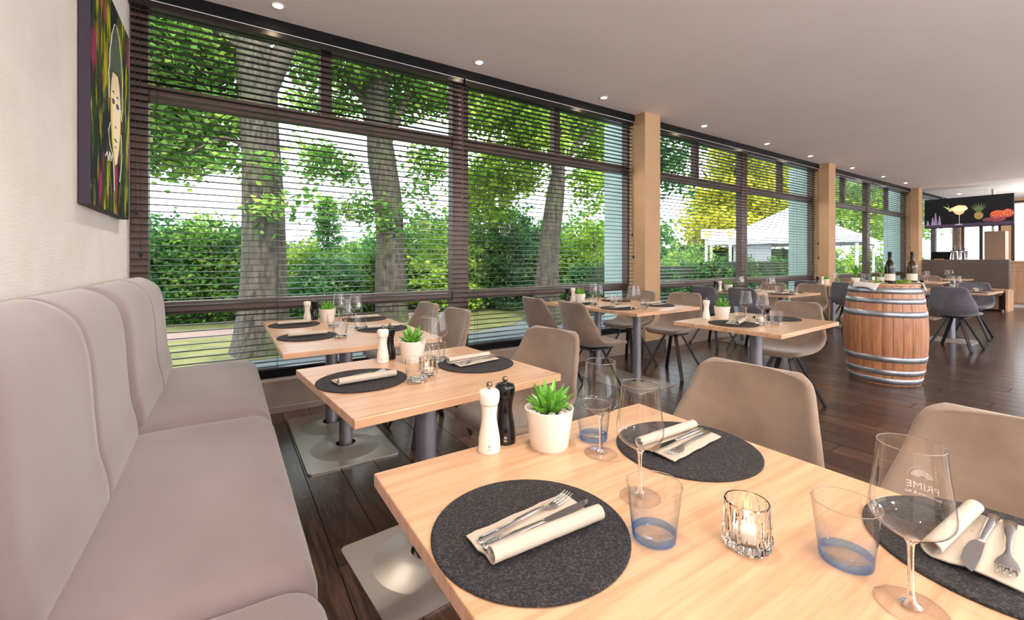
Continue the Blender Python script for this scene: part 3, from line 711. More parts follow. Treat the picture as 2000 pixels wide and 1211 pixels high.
# mills
def mill(m, nm):
    root = on(nm, nm, 'mill', 'salt and pepper mills')
    obj('body', lathe(smooth_curve([(0, 0), (.024, 0), (.0262, .003), (.0262, .012), (.0245, .034), (.0200, .060), (.0178, .078), (.0182, .094), (.0205, .1075), (.0210, .109)], 4)[3:], 36), m, root, True)
    obj('head', lathe(smooth_curve([(.0195, .1095), (.0212, .1105), (.0236, .118), (.0248, .130), (.0236, .139), (.018, .1435), (.004, .1445), (0, .1445)], 3), 36), m, root, True)
    obj('knob', lathe(smooth_curve([(.0035, .144), (.0035, .148), (.0062, .151), (.0070, .1555), (.0055, .160), (0, .162)], 3), 20), MT['knob'], root, True)
    mk = MT['markd'] if m == MT['millw'] else MT['markl']; bm = bmesh.new()
    for (a0, a1, z0, z1) in ((-.10, -.02, .016, .0225), (.03, .12, .016, .021), (-.16, .16, .0115, .0128), (-.12, .12, .0092, .0102)):
        vs = [bm.verts.new((.02655*math.cos(a), .02655*math.sin(a), z)) for a, z in ((a0, z0), (a1, z0), (a1+(.03 if z1 > .015 else 0), z1), (a0+(.03 if z1 > .015 else 0), z1))]; bm.faces.new(vs)
    obj('printed_mark', bm, mk, root); return proto(root)
MT['knob'] = mat('bronze_knob', (150, 130, 112), .2, .9); MT['markd'] = mat('grey_print', (150, 140, 134), .6); MT['markl'] = mat('silver_print', (190, 184, 176), .5)
MW = mill(MT['millw'], 'salt_mill'); MB_ = mill(MT['millb'], 'pepper_mill')
# succulent
def succulent():
    root = on('potted_succulent', 'potted succulent', 'potted plant', 'potted succulents')
    obj('pot', lathe([(0, 0), (.043, 0), (.0455, .003), (.0585, .0915), (.0590, .0935), (.0565, .0945), (.0545, .092), (.053, .080), (0, .079)], 48), MT['china'], root, True)
    autosmooth(root and kids(root)[0], 50)
    obj('soil', lathe([(0, .083), (.0535, .082)], 24), MT['soil'], root)
    rr = random.Random(5)
    base = bmesh.new(); sg = 8
    st = [(0, .0085, 0), (.2, .0118, .06), (.45, .0100, .10), (.7, .0062, .11), (.9, .003, .08), (1, .0002, .05)]
    rows = [[base.verts.new((t, sy*w*1.0, c+dz*w)) for sy, dz in ((-1, .45), (0, -.05), (1, .45), (0, -.75))] for t, w, c in [(t, w, 0) for t, w, _ in st]]
    for a, b in zip(rows, rows[1:]):
        for k in range(4): base.faces.new((a[k], a[(k+1) % 4], b[(k+1) % 4], b[k]))
    me = bpy.data.meshes.new('leaf'); base.to_mesh(me); base.free(); me.materials.append(MT['succ']); me.polygons.foreach_set('use_smooth', [False]*len(me.polygons))
    i = 0
    for n, el, ln in ((7, 24, .056), (7, 46, .07), (5, 64, .078), (2, 82, .07)):
        for k in range(n):
            az = i*2.39996+rr.uniform(-.15, .15); L = ln*rr.uniform(.88, 1.12); e = math.radians(el+rr.uniform(-7, 7))
            o = obj('leaf', me, None, root); o.location = (.006*math.cos(az), .006*math.sin(az), .084); o.rotation_euler = (0, -e, az); o.scale = (L, 1.0, 1.0); i += 1
    pb = None
    for k in range(26):
        a = rr.uniform(0, 2*PI); r = rr.uniform(.028, .047); s = rr.uniform(.0045, .0085)
        if pb is None:
            bm = bmesh.new(); bmesh.ops.create_icosphere(bm, subdivisions=2, radius=1); o = obj('pebble', bm, MT['pebble'], root, True); pb = o.data
        else: o = obj('pebble', pb, None, root)
        o.location = (r*math.cos(a), r*math.sin(a), .084+s*.5); o.scale = (s*1.25, s, s*.75); o.rotation_euler = (rr.uniform(-.3, .3), 0, rr.uniform(0, 3))
    return proto(root)
PS = succulent()

Z = .7503
def tz(key): return Z
def setting(x, y, rz, lbl, kind='fold', cutlery=True):
    'placemat with a napkin and cutlery; rz=0: handles toward the bench'
    place(PM, (x, y, Z), 0, 'round charcoal felt placemat '+lbl)
    c, s = math.cos(rz), math.sin(rz); tr = lambda a, b: (x+c*a-s*b, y+s*a+c*b)
    if kind == 'fold':
        place(NK, (*tr(.0, -.01), Z+.0075), rz, 'beige linen napkin folded '+lbl)
    elif kind == 'roll': place(NR, (*tr(0, 0), Z+.008), rz, 'rolled beige linen napkin '+lbl)
    if cutlery:
        dz = .0135 if kind == 'fold' else .024
        place(FK, (*tr(.0, .010), Z+dz), rz+math.radians(9), 'steel fork '+lbl)
        place(KN, (*tr(.012, -.016), Z+dz-.001), rz+math.radians(4), 'steel table knife '+lbl)
q = 'of the front table'
setting(.422, .590, math.radians(-2), 'at the bench side '+q)
setting(.920, .645, math.radians(180), 'at the far right '+q)
setting(.985, .150, math.radians(178), 'at the near right '+q)
setting(.425, 1.672, math.radians(4), 'at the bench side of the second bench table')
setting(.905, 1.668, math.radians(184), 'at the chair side of the second bench table')
setting(.400, 2.80, 0, 'near left on the window-end bench table', 'roll', False)
setting(.395, 3.36, 0, 'far left on the window-end bench table', 'roll', False)
setting(.860, 2.86, 0, 'near right on the window-end bench table', 'roll', False)
setting(.880, 3.40, 0, 'far right on the window-end bench table', 'roll', False)
setting(3.05, 2.86, 0, 'near left of the long pillar table'); setting(3.59, 2.84, PI, 'near right of the long pillar table')
setting(3.06, 3.38, 0, 'far left of the long pillar table'); setting(3.6, 3.4, PI, 'far right of the long pillar table')
setting(2.99, 1.72, .3, 'at the left side of the small mid-room table'); place(PM, (3.53, 1.69, Z), 0, 'round charcoal felt placemat without napkin on the small mid-room table')
setting(6.09, 2.86, 0, 'near left of the table in the second bay'); setting(6.1, 3.5, 0, 'far left of the table in the second bay'); setting(6.6, 2.98, PI, 'near right of the table in the second bay')
setting(9.15, 3.0, 0, 'near left of the table before the second pillar'); setting(8.76, 1.60, 0, 'at the left of the table right of the barrel'); setting(9.33, 1.62, PI, 'at the right of the table right of the barrel')
def pair(x, y, dx, dy, t):
    place(MW, (x, y, Z), -2.1, 'white salt mill '+t); place(MB_, (x+dx, y+dy, Z), -2.1, 'glossy black pepper mill '+t)
pair(.520, .893, .058, .022, 'beside the potted succulent on the foreground table')
pair(.578, 1.925, .045, .045, 'on the second bench table')
pair(.50, 3.53, .055, .05, 'on the window-end bench table')
pair(3.165, 3.62, -.04, .05, 'on the long pillar table')
place(MW, (3.066, 1.975, Z), -2.1, 'white salt mill alone on the small mid-room table')
pair(6.02, 3.66, -.04, .05, 'on the table in the second bay'); pair(9.2, 3.60, -.06, .05, 'on the table before the second pillar')
place(MB_, (9.1, 2.2, Z), -2.1, 'black pepper mill at the right rim of the barrel')
for x, y, r, t in ((.654, .835, 0, 'on the foreground table'), (.690, 1.86, 1, 'on the second bench table'), (.617, 3.41, 2, 'on the window-end bench table'), (3.13, 3.47, 3, 'on the long pillar table'), (3.192, 1.925, 4, 'on the small mid-room table'), (6.13, 3.6, 5, 'on the table in the second bay'), (9.35, 3.60, 1, 'on the table before the second pillar')):
    place(PS, (x, y, Z), r, 'green spiky succulent with pebbles in a white pot '+t)
for x, y, t in ((.773, .807, 'behind the wine glass at the window end'), (.580, .466, 'in the centre beside the placemat'), (.776, .273, 'left of the marked wine glass')):
    place(TMB, (x, y, Z), 0, 'blue-based water tumbler on the foreground table, '+t)
for x, y, t in ((.585, 1.535, 'on the second bench table, beside the left placemat'), (.765, 1.775, 'on the second bench table, behind the candle'), (.551, 2.655, 'on the window-end bench table, near side'), (.721, 2.90, 'on the window-end bench table, middle'), (.60, 3.10, 'on the window-end bench table, beside the pot'),
                (3.24, 2.70, 'on the long pillar table, at its near corner'), (3.26, 3.05, 'on the long pillar table, middle'), (3.0, 3.13, 'on the long pillar table, left'), (3.4, 3.25, 'on the long pillar table, right'), (3.31, 1.85, 'on the small mid-room table, behind the stems'), (3.225, 1.545, 'on the small mid-room table, in front of the glasses'),
                (6.3, 3.25, 'on the table in the second bay, far one'), (6.42, 3.05, 'on the table in the second bay, middle one'), (6.45, 2.85, 'on the table in the second bay, near one'), (9.17, 1.86, 'on the table right of the barrel')):
    place(TMC, (x, y, Z), 0, 'clear water tumbler '+t)
for x, y, t in ((.728, .736, 'on the foreground table, nearest the potted succulent'), (.657, .560, 'on the foreground table, behind the central tumbler'), (.706, 1.70, 'on the second bench table, left one'), (.815, 1.86, 'on the second bench table, right one'),
                (.596, 2.73, 'on the window-end bench table, near one'), (.715, 2.98, 'on the window-end bench table, right one'), (.66, 3.22, 'on the window-end bench table, far one'),
                (2.97, 3.03, 'on the long pillar table, left one'), (3.075, 2.72, 'on the long pillar table, near one of the right pair'), (3.175, 2.755, 'on the long pillar table, far one of the right pair'), (3.08, 3.22, 'on the long pillar table, far left one'),
                (3.265, 1.78, 'on the small mid-room table, left of the pair'), (3.227, 1.64, 'on the small mid-room table, right of the pair'),
                (6.24, 3.5, 'on the table in the second bay, far left one'), (6.33, 3.52, 'on the table in the second bay, far right one'), (6.21, 3.07, 'on the table in the second bay, near left one'), (6.32, 3.08, 'on the table in the second bay, near right one'),
                (9.25, 3.45, 'in front of the second pillar, left of the pair'), (9.48, 3.5, 'in front of the second pillar, right of the pair'), (8.96, 1.84, 'right of the barrel, left of the near pair'), (9.07, 1.79, 'right of the barrel, right of the near pair'),
                (12.2, 2.9, 'just right of the right bottle, left of the pair'), (12.45, 2.92, 'just right of the right bottle, right of the pair'), (14.35, 3.02, 'in front of the booth, left of the pair'), (14.62, 3.0, 'in front of the booth, right of the pair')):
    place(WG, (x, y, Z), rnd.uniform(0, 1), 'clear stemmed wine glass '+t)
for x, y, t in ((.685, .372, 'on the foreground table'), (.655, 1.60, 'on the second bench table'), (3.135, 1.60, 'on the small mid-room table')):
    place(VT, (x, y, Z), 0, 'ribbed glass votive holder with a burning tealight '+t)
# the marked wine glasses at the right
gx, gy = .742, .190
g = place(WG, (gx, gy, Z), 0, 'large clear wine glass with white printed lettering, on the foreground table'); g.scale = (1.0, 1.0, .985)
place(WG, (.762, .048, Z), 0, 'wine glass cut off by the right edge of the picture, on the foreground table')
def text_mesh(body, size):
    cu = bpy.data.curves.new('t', 'FONT'); cu.body = body; cu.size = size; cu.align_x = 'CENTER'; cu.resolution_u = 3
    o = bpy.data.objects.new('t', cu); COL.objects.link(o); dg = bpy.context.evaluated_depsgraph_get(); dg.update()
    me = bpy.data.meshes.new_from_object(o.evaluated_get(dg)); bpy.data.objects.remove(o); return me
far_ang = math.atan2(gy, gx)-.30   # the print sits on the far side of the bowl and is read from beyond
def wrap(me, z0, name):
    bm = bmesh.new(); bm.from_mesh(me)
    bmesh.ops.subdivide_edges(bm, edges=[e for e in bm.edges if e.calc_length() > .004], cuts=2)
    for v in bm.verts:
        z = z0+v.co.y; r = r_at(z)+.0003; a = far_ang+v.co.x/r; v.co = (r*math.cos(a), r*math.sin(a), z)
    o = obj(name, bm, MT['print'], g); return o
MT['print'] = mat('white_print', (240, 238, 238), .6)
wrap(text_mesh('PRIME', .0135), .142, 'lettering'); wrap(text_mesh('Restaurant & Bar', .0058), .134, 'small_lettering')
bm = bmesh.new()
for k in range(14):
    a0 = PI*(.07+k*.0625); a1 = a0+.10; r0, r1 = .0040, .0125
    bm.faces.new([bm.verts.new((r*math.cos(a), r*math.sin(a)*1.0, 0)) for r, a in ((r0, a0), (r1, a0), (r1, a1), (r0, a1))])
for k in range(22):
    a = PI*(.04+k*.0438); bm.faces.new([bm.verts.new((r*math.cos(b), r*math.sin(b), 0)) for r, b in ((.0155, a-.02), (.0164, a-.02), (.0164, a+.02), (.0155, a+.02))])
me = bpy.data.meshes.new('e'); bm.to_mesh(me); bm.free(); wrap(me, .158, 'emblem')

# ---------------------------------------------------------------- barrel and what stands on it
bx, by = 5.56, 1.63
br = empty('wine_barrel', (bx, by, 0), 0, 'upright oak wine barrel with six galvanised hoops standing on the open floor', 'barrel')
def br_r(z): t = (z-.475)/.475; return .278+(.333-.278)*(1-t*t)
NS = 26
for k in range(NS):
    a0, a1 = 2*PI*k/NS+.004, 2*PI*(k+1)/NS-.004; bm = bmesh.new(); rows = []
    for z in np.linspace(0, .95, 9):
        r = br_r(z); rows.append([bm.verts.new((rr_*math.cos(a), rr_*math.sin(a), z)) for rr_, a in ((r-.022, a0), (r-.0012, a0), (r, a0+.012), (r, (a0+a1)/2), (r, a1-.012), (r-.0012, a1), (r-.022, a1))])
    for p_, q_ in zip(rows, rows[1:]):
        for i in range(7): bm.faces.new((p_[i], p_[(i+1) % 7], q_[(i+1) % 7], q_[i]))
    bm.faces.new(rows[0][::-1]); bm.faces.new(rows[-1]); bmesh.ops.recalc_face_normals(bm, faces=bm.faces); autosmooth(obj('stave', bm, MT['stave'], br), 50)
for z0, z1 in ((.012, .068), (.098, .150), (.225, .28), (.655, .71), (.782, .832), (.878, .935)):
    obj('hoop', lathe([(br_r(z0)-.001, z0), (br_r(z0)+.003, z0), (br_r((z0+z1)/2)+.0035, (z0+z1)/2), (br_r(z1)+.003, z1), (br_r(z1)-.001, z1)], 64), MT['hoop'], br, True)
obj('barrel_head', lathe([(0, .935), (br_r(.93)-.02, .935)], 40), MT['stave'], br)
BZ = .951
o = obj('serving_board', lathe([(0, BZ), (.282, BZ), (.285, BZ+.004), (.285, BZ+.018), (.28, BZ+.02), (0, BZ+.02)], 48), MT['oak'], None, False, (bx, by, 0)); autosmooth(o); tag(o, 'round pale wooden board lying on the barrel', 'board')
BZ += .0205
def cloth(x, y, rz, w, l, label):
    bm = bmesh.new(); n = 16; g = []
    for i in range(n+1):
        r_ = []
        for j in range(n+1):
            u, v = (i/n-.5)*w, (j/n-.5)*l; px_, py_ = x+u*math.cos(rz)-v*math.sin(rz), y+u*math.sin(rz)+v*math.cos(rz)
            dd = math.hypot(px_, py_); z = .006+.006*math.sin(30*u+8*v)*math.cos(22*v)
            if dd > .287: z -= (dd-.287)*1.1; s = (.287+(dd-.287)*.35)/dd; px_, py_ = px_*s, py_*s
            r_.append(bm.verts.new((px_, py_, z)))
        g.append(r_)
    for a, b in zip(g, g[1:]):
        for k in range(n): bm.faces.new((a[k], a[k+1], b[k+1], b[k]))
    o = obj('linen_cloth', bm, MT['cloth'], None, True, (bx, by, BZ)); s = o.modifiers.new('s', 'SOLIDIFY'); s.thickness = .003; bake(o); tag(o, label, 'cloth', 'white cloths on the barrel')
cloth(.10, -.21, .5, .26, .20, 'white cloth hanging over the right front of the barrel rim'); cloth(-.22, .05, 1.2, .24, .2, 'white cloth on the left rim of the barrel')
def bottle(x, y, h, m, lab, label):
    t = empty('wine_bottle', (x, y, BZ), 0, label, 'bottle', 'wine bottles on the barrel')
    pr = [(0, .002), (.034, 0), (.040, .004), (.0405, .12), (.040, .15), (.034, .185), (.020, .215), (.0148, .235), (.0140, .285), (.0155, .288), (.0155, .298), (.012, .30), (0, .30)]
    obj('glass_body', lathe(smooth_curve([(a, b*h/.3) for a, b in pr], 3), 32), m, t, True)
    obj('paper_label', lathe([(.0409, .03), (.0409, .095)], 32), MT['label'], t, True)
    obj('capsule', lathe([(.0155, .232*h/.3), (.0150, .285*h/.3), (.0163, .288*h/.3), (.0163, .3008*h/.3), (0, .3012*h/.3)], 24), lab, t, True)
cap = mat('dark_capsule', (20, 18, 30), .3)
bottle(bx-.155, by-.09, .31, MT['bottle'], cap, 'dark wine bottle at the left of the barrel top'); bottle(bx+.10, by-.23+.04, .31, MT['bottle2'], cap, 'amber wine bottle at the right of the barrel top')
r = place(WG, (bx-.02, by+.02, BZ), 0, 'large balloon wine glass between the two bottles on the barrel'); r.scale = (1.35, 1.35, .98)
place(TMC, (bx-.23, by+.07, BZ), 0, 'small glass jar at the left rim of the barrel')
def leaves(n, blobs, size, seed, aspect=.6, cl=.12, dens=None):
    'arrays of leaf quads scattered in clustered ellipsoids'
    rg = np.random.default_rng(seed); w = np.array([b[3]*b[4]*b[5] if dens is None else 1. for b in blobs]); w /= w.sum()
    ncl = max(8, int(n/34)); idx = rg.choice(len(blobs), ncl, p=w); B = np.array(blobs)[idx]
    d = rg.normal(size=(ncl, 3)); d /= np.linalg.norm(d, axis=1)[:, None]; rad = rg.uniform(.25, 1, ncl)**.55
    cc = B[:, :3]+d*rad[:, None]*B[:, 3:6]
    ci = rg.integers(0, ncl, n); P = cc[ci]+rg.normal(size=(n, 3))*cl*np.array([1, 1, .6])
    a = rg.normal(size=(n, 3)); a[:, 2] *= .45; a /= np.linalg.norm(a, axis=1)[:, None]; b = rg.normal(size=(n, 3)); b = np.cross(a, b); b /= np.linalg.norm(b, axis=1)[:, None]
    s = size*rg.uniform(.6, 1.25, n)[:, None]; a = a*s; b = b*s*aspect
    V = np.stack([P-a, P-b+a*.1, P+a, P+b+a*.1], 1).reshape(-1, 3); tone_ = np.clip(rg.uniform(0, 1, n)*.55+rg.uniform(0, 1, ncl)[ci]*.45, 0, 1)
    return V.astype(np.float32), tone_.astype(np.float32)
def leaf_obj(name, V, tone_, m, parent=None, loc=None):
    n = len(V)//4; me = bpy.data.meshes.new(name); me.vertices.add(len(V)); me.vertices.foreach_set('co', V.ravel()); me.loops.add(4*n); me.loops.foreach_set('vertex_index', np.arange(4*n, dtype=np.int32))
    me.polygons.add(n); me.polygons.foreach_set('loop_start', np.arange(0, 4*n, 4, dtype=np.int32)); me.update(calc_edges=True)
    at = me.attributes.new('tone', 'FLOAT', 'FACE'); at.data.foreach_set('value', tone_); o = obj(name, me, m, parent)
    if loc: o.location = loc
    o['kind'] = 'stuff'; return o
V, t_ = leaves(900, [(bx-.02, by-.13, BZ+.012, .11, .05, .008), (bx-.2, by-.02, BZ+.012, .05, .04, .008)], .012, 3, .35, .012)
o = leaf_obj('herb_garnish', V, t_, MT['leafB']); tag(o, 'green herb sprigs scattered between the bottles', 'herbs', kind='stuff')
def agave(x, y, z, label, s=1):
    t = empty('agave', (x, y, z), 0, label, 'potted plant', 'agaves beside the bottles')
    obj('pot', lathe([(0, 0), (.03*s, 0), (.036*s, .05*s), (.033*s, .05*s), (.032*s, .045*s), (0, .045*s)], 24), MT['china'], t, True)
    for k in range(9):
        az = k*2.4; bm = bmesh.new(); L_ = .14*s; rows = []
        for i in range(6):
            u = i/5; w = .012*s*math.sin(PI*min(1, .25+u*.75))**.8+.0005; rr_ = (.005+.05*u*u)*s*(1.1 if k % 2 else .55); zz = .045*s+L_*u
            rows.append([bm.verts.new((rr_*math.cos(az)-sy*w*math.sin(az), rr_*math.sin(az)+sy*w*math.cos(az), zz)) for sy in (-1, 0, 1)])
        for a, b in zip(rows, rows[1:]):
            for i in (0, 1): bm.faces.new((a[i], a[i+1], b[i+1], b[i]))
        obj('leaf', bm, MT['succ'], t, True)
agave(bx-.20, by+.17, BZ, 'spiky green agave behind the left bottle on the barrel'); agave(bx+.13, by+.06, BZ, 'spiky green agave behind the right bottle on the barrel')

# ---------------------------------------------------------------- booth, bar, hanging screen
bt = empty('booth', (15.45, 0, 0), 0, 'brown upholstered booth bench with a high straight back, in front of the bar', 'bench'); dkb = mat('brown_leatherette', (98, 84, 80), .5, col2=(88, 76, 72), vs=4)
obj('backrest', boxm(-.02, .13, 2.18, 3.72, .52, 1.215, bev=.02), dkb, bt); obj('seat', boxm(-.45, -.02, 2.24, 3.7, .36, .48, bev=.03), dkb, bt)
obj('base', boxm(-.02, .13, 2.18, 3.72, .0, .52), MT['wood'], bt); obj('side_panel', boxm(-.48, .16, 2.14, 2.18, 0, .50, bev=.004), MT['wood'], bt); obj('seat_base', boxm(-.38, -.02, 2.3, 3.7, .05, .36), MT['bench2'], bt)
obj('foot', lathe([(.025, 0), (.025, .05)], 12), MT['steel'], bt, True, (-.42, 2.22, 0))
bc = empty('bar_counter', (16.8, 0, 0), 0, 'pale wooden bar counter behind the booth with cupboard doors', 'counter')
obj('body', boxm(.0, .6, -.6, 3.84, .08, 1.13), MT['wood'], bc); obj('countertop', boxm(-.04, .66, -.62, 3.85, 1.13, 1.18, bev=.004), MT['wood'], bc); obj('kickboard', boxm(.04, .58, -.58, 3.84, 0, .08), MT['white'], bc)
for k in range(8):
    y0 = -.58+k*.52
    dr = obj('drawer', boxm(-.018, 0, y0+.008, y0+.512, .92, 1.11, bev=.003), MT['wood'], bc); d_ = obj('door', boxm(-.018, 0, y0+.008, y0+.512, .11, .905, bev=.003), MT['wood'], bc)
    obj('handle', tube(bmesh.new(), [(-.035, y0+.06, .72), (-.035, y0+.06, .84)], .006, 8), MT['steel'], d_); obj('handle', tube(bmesh.new(), [(-.035, y0+.2, 1.02), (-.035, y0+.32, 1.02)], .006, 8), MT['steel'], dr)
t = empty('tall_cabinet', (17.1, 2.65, 1.181), 0, 'plain brown upright cabinet box standing on the bar', 'cabinet')
cb = mat('brown_board', (150, 124, 104), .5); obj('body', boxm(-.2, .2, -.19, .19, 0, .78, bev=.006), cb, t); obj('duct', lathe([(.04, .78), (.04, CEIL-1.19)], 16), MT['steel'], t, True, (0, .05, 0))
t = empty('till', (16.95, 3.70, 1.181), 0, 'black touch-screen till on the bar at the left', 'till')
obj('stand', boxm(-.1, .1, -.12, .12, 0, .03, bev=.005), MT['black'], t); bm = boxm(-.02, .0, -.2, .2, 0, .26, bev=.005); bmesh.ops.transform(bm, matrix=Matrix.Translation((-.04, 0, .02)) @ Matrix.Rotation(math.radians(28), 4, 'Y'), verts=bm.verts); obj('display', bm, MT['black'], t)
obj('keyboard', boxm(-.16, -.1, -.1, .1, 0, .06, bev=.004), mat('amber_plastic', (210, 160, 80), .5), t)
t = empty('beer_tap', (17.0, 3.33, 1.181), 0, 'polished beer tap tower with upturned glasses on the bar', 'beer tap')
obj('tower', lathe([(.05, 0), (.05, .26), (.03, .30), (0, .31)], 24), MT['chrome'], t, True)
for dy in (-.14, .14): obj('side_column', lathe([(.028, 0), (.028, .26), (0, .28)], 16), MT['chrome'], t, True, (0, dy, 0))
obj('crossbar', boxm(-.03, .03, -.18, .18, .24, .28, bev=.008), MT['chrome'], t)
for k in range(3): obj('tap_handle', tube(bmesh.new(), [(-.05, -.1+.1*k, .27), (-.08, -.1+.1*k, .36)], [.008, .014], 8), MT['legs'], t)
for k, t_n in enumerate(('left', 'middle', 'right')):
    place(TMC, (17.0, 3.45-.12*k, 1.181+.322), 0, t_n+' glass standing on top of the beer tap tower', 'glasses on the beer tap')
place_shelf = obj('glass_shelf', boxm(16.93, 17.08, 3.13, 3.53, 1.4925, 1.5025), MT['steel']); tag(place_shelf, 'small metal shelf of glasses on the beer tap tower', 'shelf')
sc = empty('hanging_screen', (16.5, 0, 0), 0, 'wide ceiling-hung screen showing a cocktail, a pineapple and red fruit on black', 'screen')
obj('housing', boxm(0, .07, 2.26, 3.93, 2.08, 2.885, bev=.004), MT['black'], sc); obj('display', boxm(-.003, 0, 2.27, 3.92, 2.09, 2.875), MT['screen'], sc)
for y in (2.75, 3.55): obj('hanger', tube(bmesh.new(), [(.03, y, 2.885), (.03, y, CEIL)], .004, 6), MT['steel'], sc)
def sp(pts, col, nm, k=0, st=.55): return obj(nm, poly(bmesh.new(), [(-.0045-k*.0008, y, z) for y, z in pts], (-.0006, 0, 0)), emis('shown_'+nm, col, st), sc)
def ell(cy, cz, a, b, n=20, rot=0): return [(cy+a*math.cos(t)*math.cos(rot)-b*math.sin(t)*math.sin(rot), cz+a*math.cos(t)*math.sin(rot)+b*math.sin(t)*math.cos(rot)) for t in np.linspace(0, 2*PI, n, False)]
sp([(2.275, 2.1), (3.915, 2.1), (3.915, 2.17), (2.275, 2.19)], (54, 40, 58), 'shown_table', 0, .8)
for q_ in range(60):
    aa, rr_ = q_*2.4, (q_/60)**.5; cy_, cz_, ra_, rb_ = ((2.53, 2.37, .13, .10), (2.36, 2.40, .09, .09))[q_ % 2]; y_, z_ = cy_+ra_*rr_*math.cos(aa), cz_+rb_*rr_*math.sin(aa); sp(ell(y_, z_, .014, .012, 6), ((214, 104, 60), (190, 84, 50), (226, 132, 84))[q_ % 3], 'shown_berry', 4)
sp([(3.09, 2.62), (3.12, 2.66), (3.25, 2.68), (3.40, 2.61), (3.44, 2.52), (3.36, 2.53), (3.30, 2.44), (3.22, 2.41), (3.15, 2.46)], (224, 176, 120), 'shown_cocktail', 1)
sp(ell(3.22, 2.58, .15, .075), (238, 206, 160), 'shown_foam', 2); sp([(3.235, 2.42), (3.225, 2.42), (3.225, 2.17), (3.235, 2.17)], (190, 180, 186), 'shown_stem', 1); sp(ell(3.24, 2.16, .08, .014), (170, 160, 168), 'shown_foot', 2)
sp([(3.40, 2.55), (3.47, 2.76), (3.43, 2.62), (3.55, 2.68), (3.44, 2.56)], (150, 170, 110), 'shown_leaf', 1)
sp(ell(2.87, 2.37, .085, .10), (132, 110, 62), 'shown_pineapple', 1)
for k in range(7):
    a = -1.1+k*.37; sp([(2.87-.03, 2.45), (2.87+.17*math.sin(a), 2.46+.26*math.cos(a*.75)), (2.87+.03, 2.45)], (84, 100, 60), 'shown_frond', 1)
sp(ell(2.53, 2.36, .14, .12), (160, 66, 44), 'shown_fruit', 1); sp(ell(2.36, 2.39, .10, .11), (140, 62, 52), 'shown_fruit', 2); sp(ell(2.55, 2.26, .16, .07), (120, 52, 62), 'shown_bowl', 3); sp(ell(2.70, 2.25, .10, .05), (96, 56, 70), 'shown_berries', 1)
for y, h in ((3.62, .25), (3.70, .34), (3.76, .22), (3.86, .14)): sp([(y-.035, 2.17), (y-.008, 2.17+h), (y+.008, 2.17+h), (y+.035, 2.17)], (110, 96, 116), 'shown_bottle', 1, .8)

# ---------------------------------------------------------------- outdoors
GZ = -.2
tag(obj('ground', boxm(-40, 90, 4.12, 90, GZ-.3, GZ), MT['gravel']), kind='structure')
def slab(name, pts, m, h):
    o = obj(name, poly(bmesh.new(), [(x, y, GZ) for x, y in pts], (0, 0, h)), m); tag(o, kind='structure'); return o
slab('lawn', [(-12, 7.05), (1.8, 7.05), (3.4, 7.3), (5.2, 7.9), (8, 10.2), (11, 12), (14, 11.6), (14, 9.4), (40, 9.4), (40, 60), (-30, 60), (-30, 7.05)], MT['grass'], .015)
slab('garden_path', [(-14, 9.6), (2.2, 9.4), (6, 11.2), (12, 14), (12, 15), (5, 12.2), (2, 10.5), (-14, 10.9)], MT['path'], .022)
def tree(name, path, rad, branches, blobs, n, size, m, label, seed, cl=.16, aspect=.6, moss=None):
    x, y = path[0][:2]; t = empty(name, (x, y, GZ), 0, label, 'tree', 'trees outside the windows')
    P = smooth_curve([(*p, r) for p, r in zip(path, rad)], 4); bm = bmesh.new(); n_ = 20; rings = []
    for i, (px_, py_, pz_, r) in enumerate(P):
        rings.append([bm.verts.new((px_-x+r*(1+.07*math.sin(5*a+i*.15)+.04*math.sin(11*a+i*.4))*math.cos(a), py_-y+r*(1+.07*math.sin(5*a+i*.15)+.04*math.cos(9*a-i*.3))*math.sin(a), pz_-GZ)) for a in np.linspace(0, 2*PI, n_, False)])
    for a, b in zip(rings, rings[1:]):
        for k in range(n_): bm.faces.new((a[k], a[(k+1) % n_], b[(k+1) % n_], b[k]))
    obj('trunk', bm, MT['bark'], t, True)
    for br_ in branches:
        pts = smooth_curve([(p[0]-x, p[1]-y, p[2]-GZ) for p in br_[0]], 3); rs = list(np.linspace(br_[1], br_[2], len(pts)))
        obj('branch', tube(bmesh.new(), pts, rs, 8), MT['branch'], t, True)
    V, tn = leaves(n, [(b[0]-x, b[1]-y, b[2]-GZ, b[3], b[4], b[5]) for b in blobs], size, seed, aspect, cl)
    leaf_obj('foliage', V, tn, m, t); return t
def D(px, py, d):
    'metres from a bearing and a distance in front of the house'
    r = (px-1000)/852*d; return (d*.5476+r*.8368, d*.8368-r*.5476, 1.2-(py-508)*d/852)
def B(px, py, d, rx, rz, ry=None): return (*D(px, py, d), rx, ry or rx, rz)
EXT = True
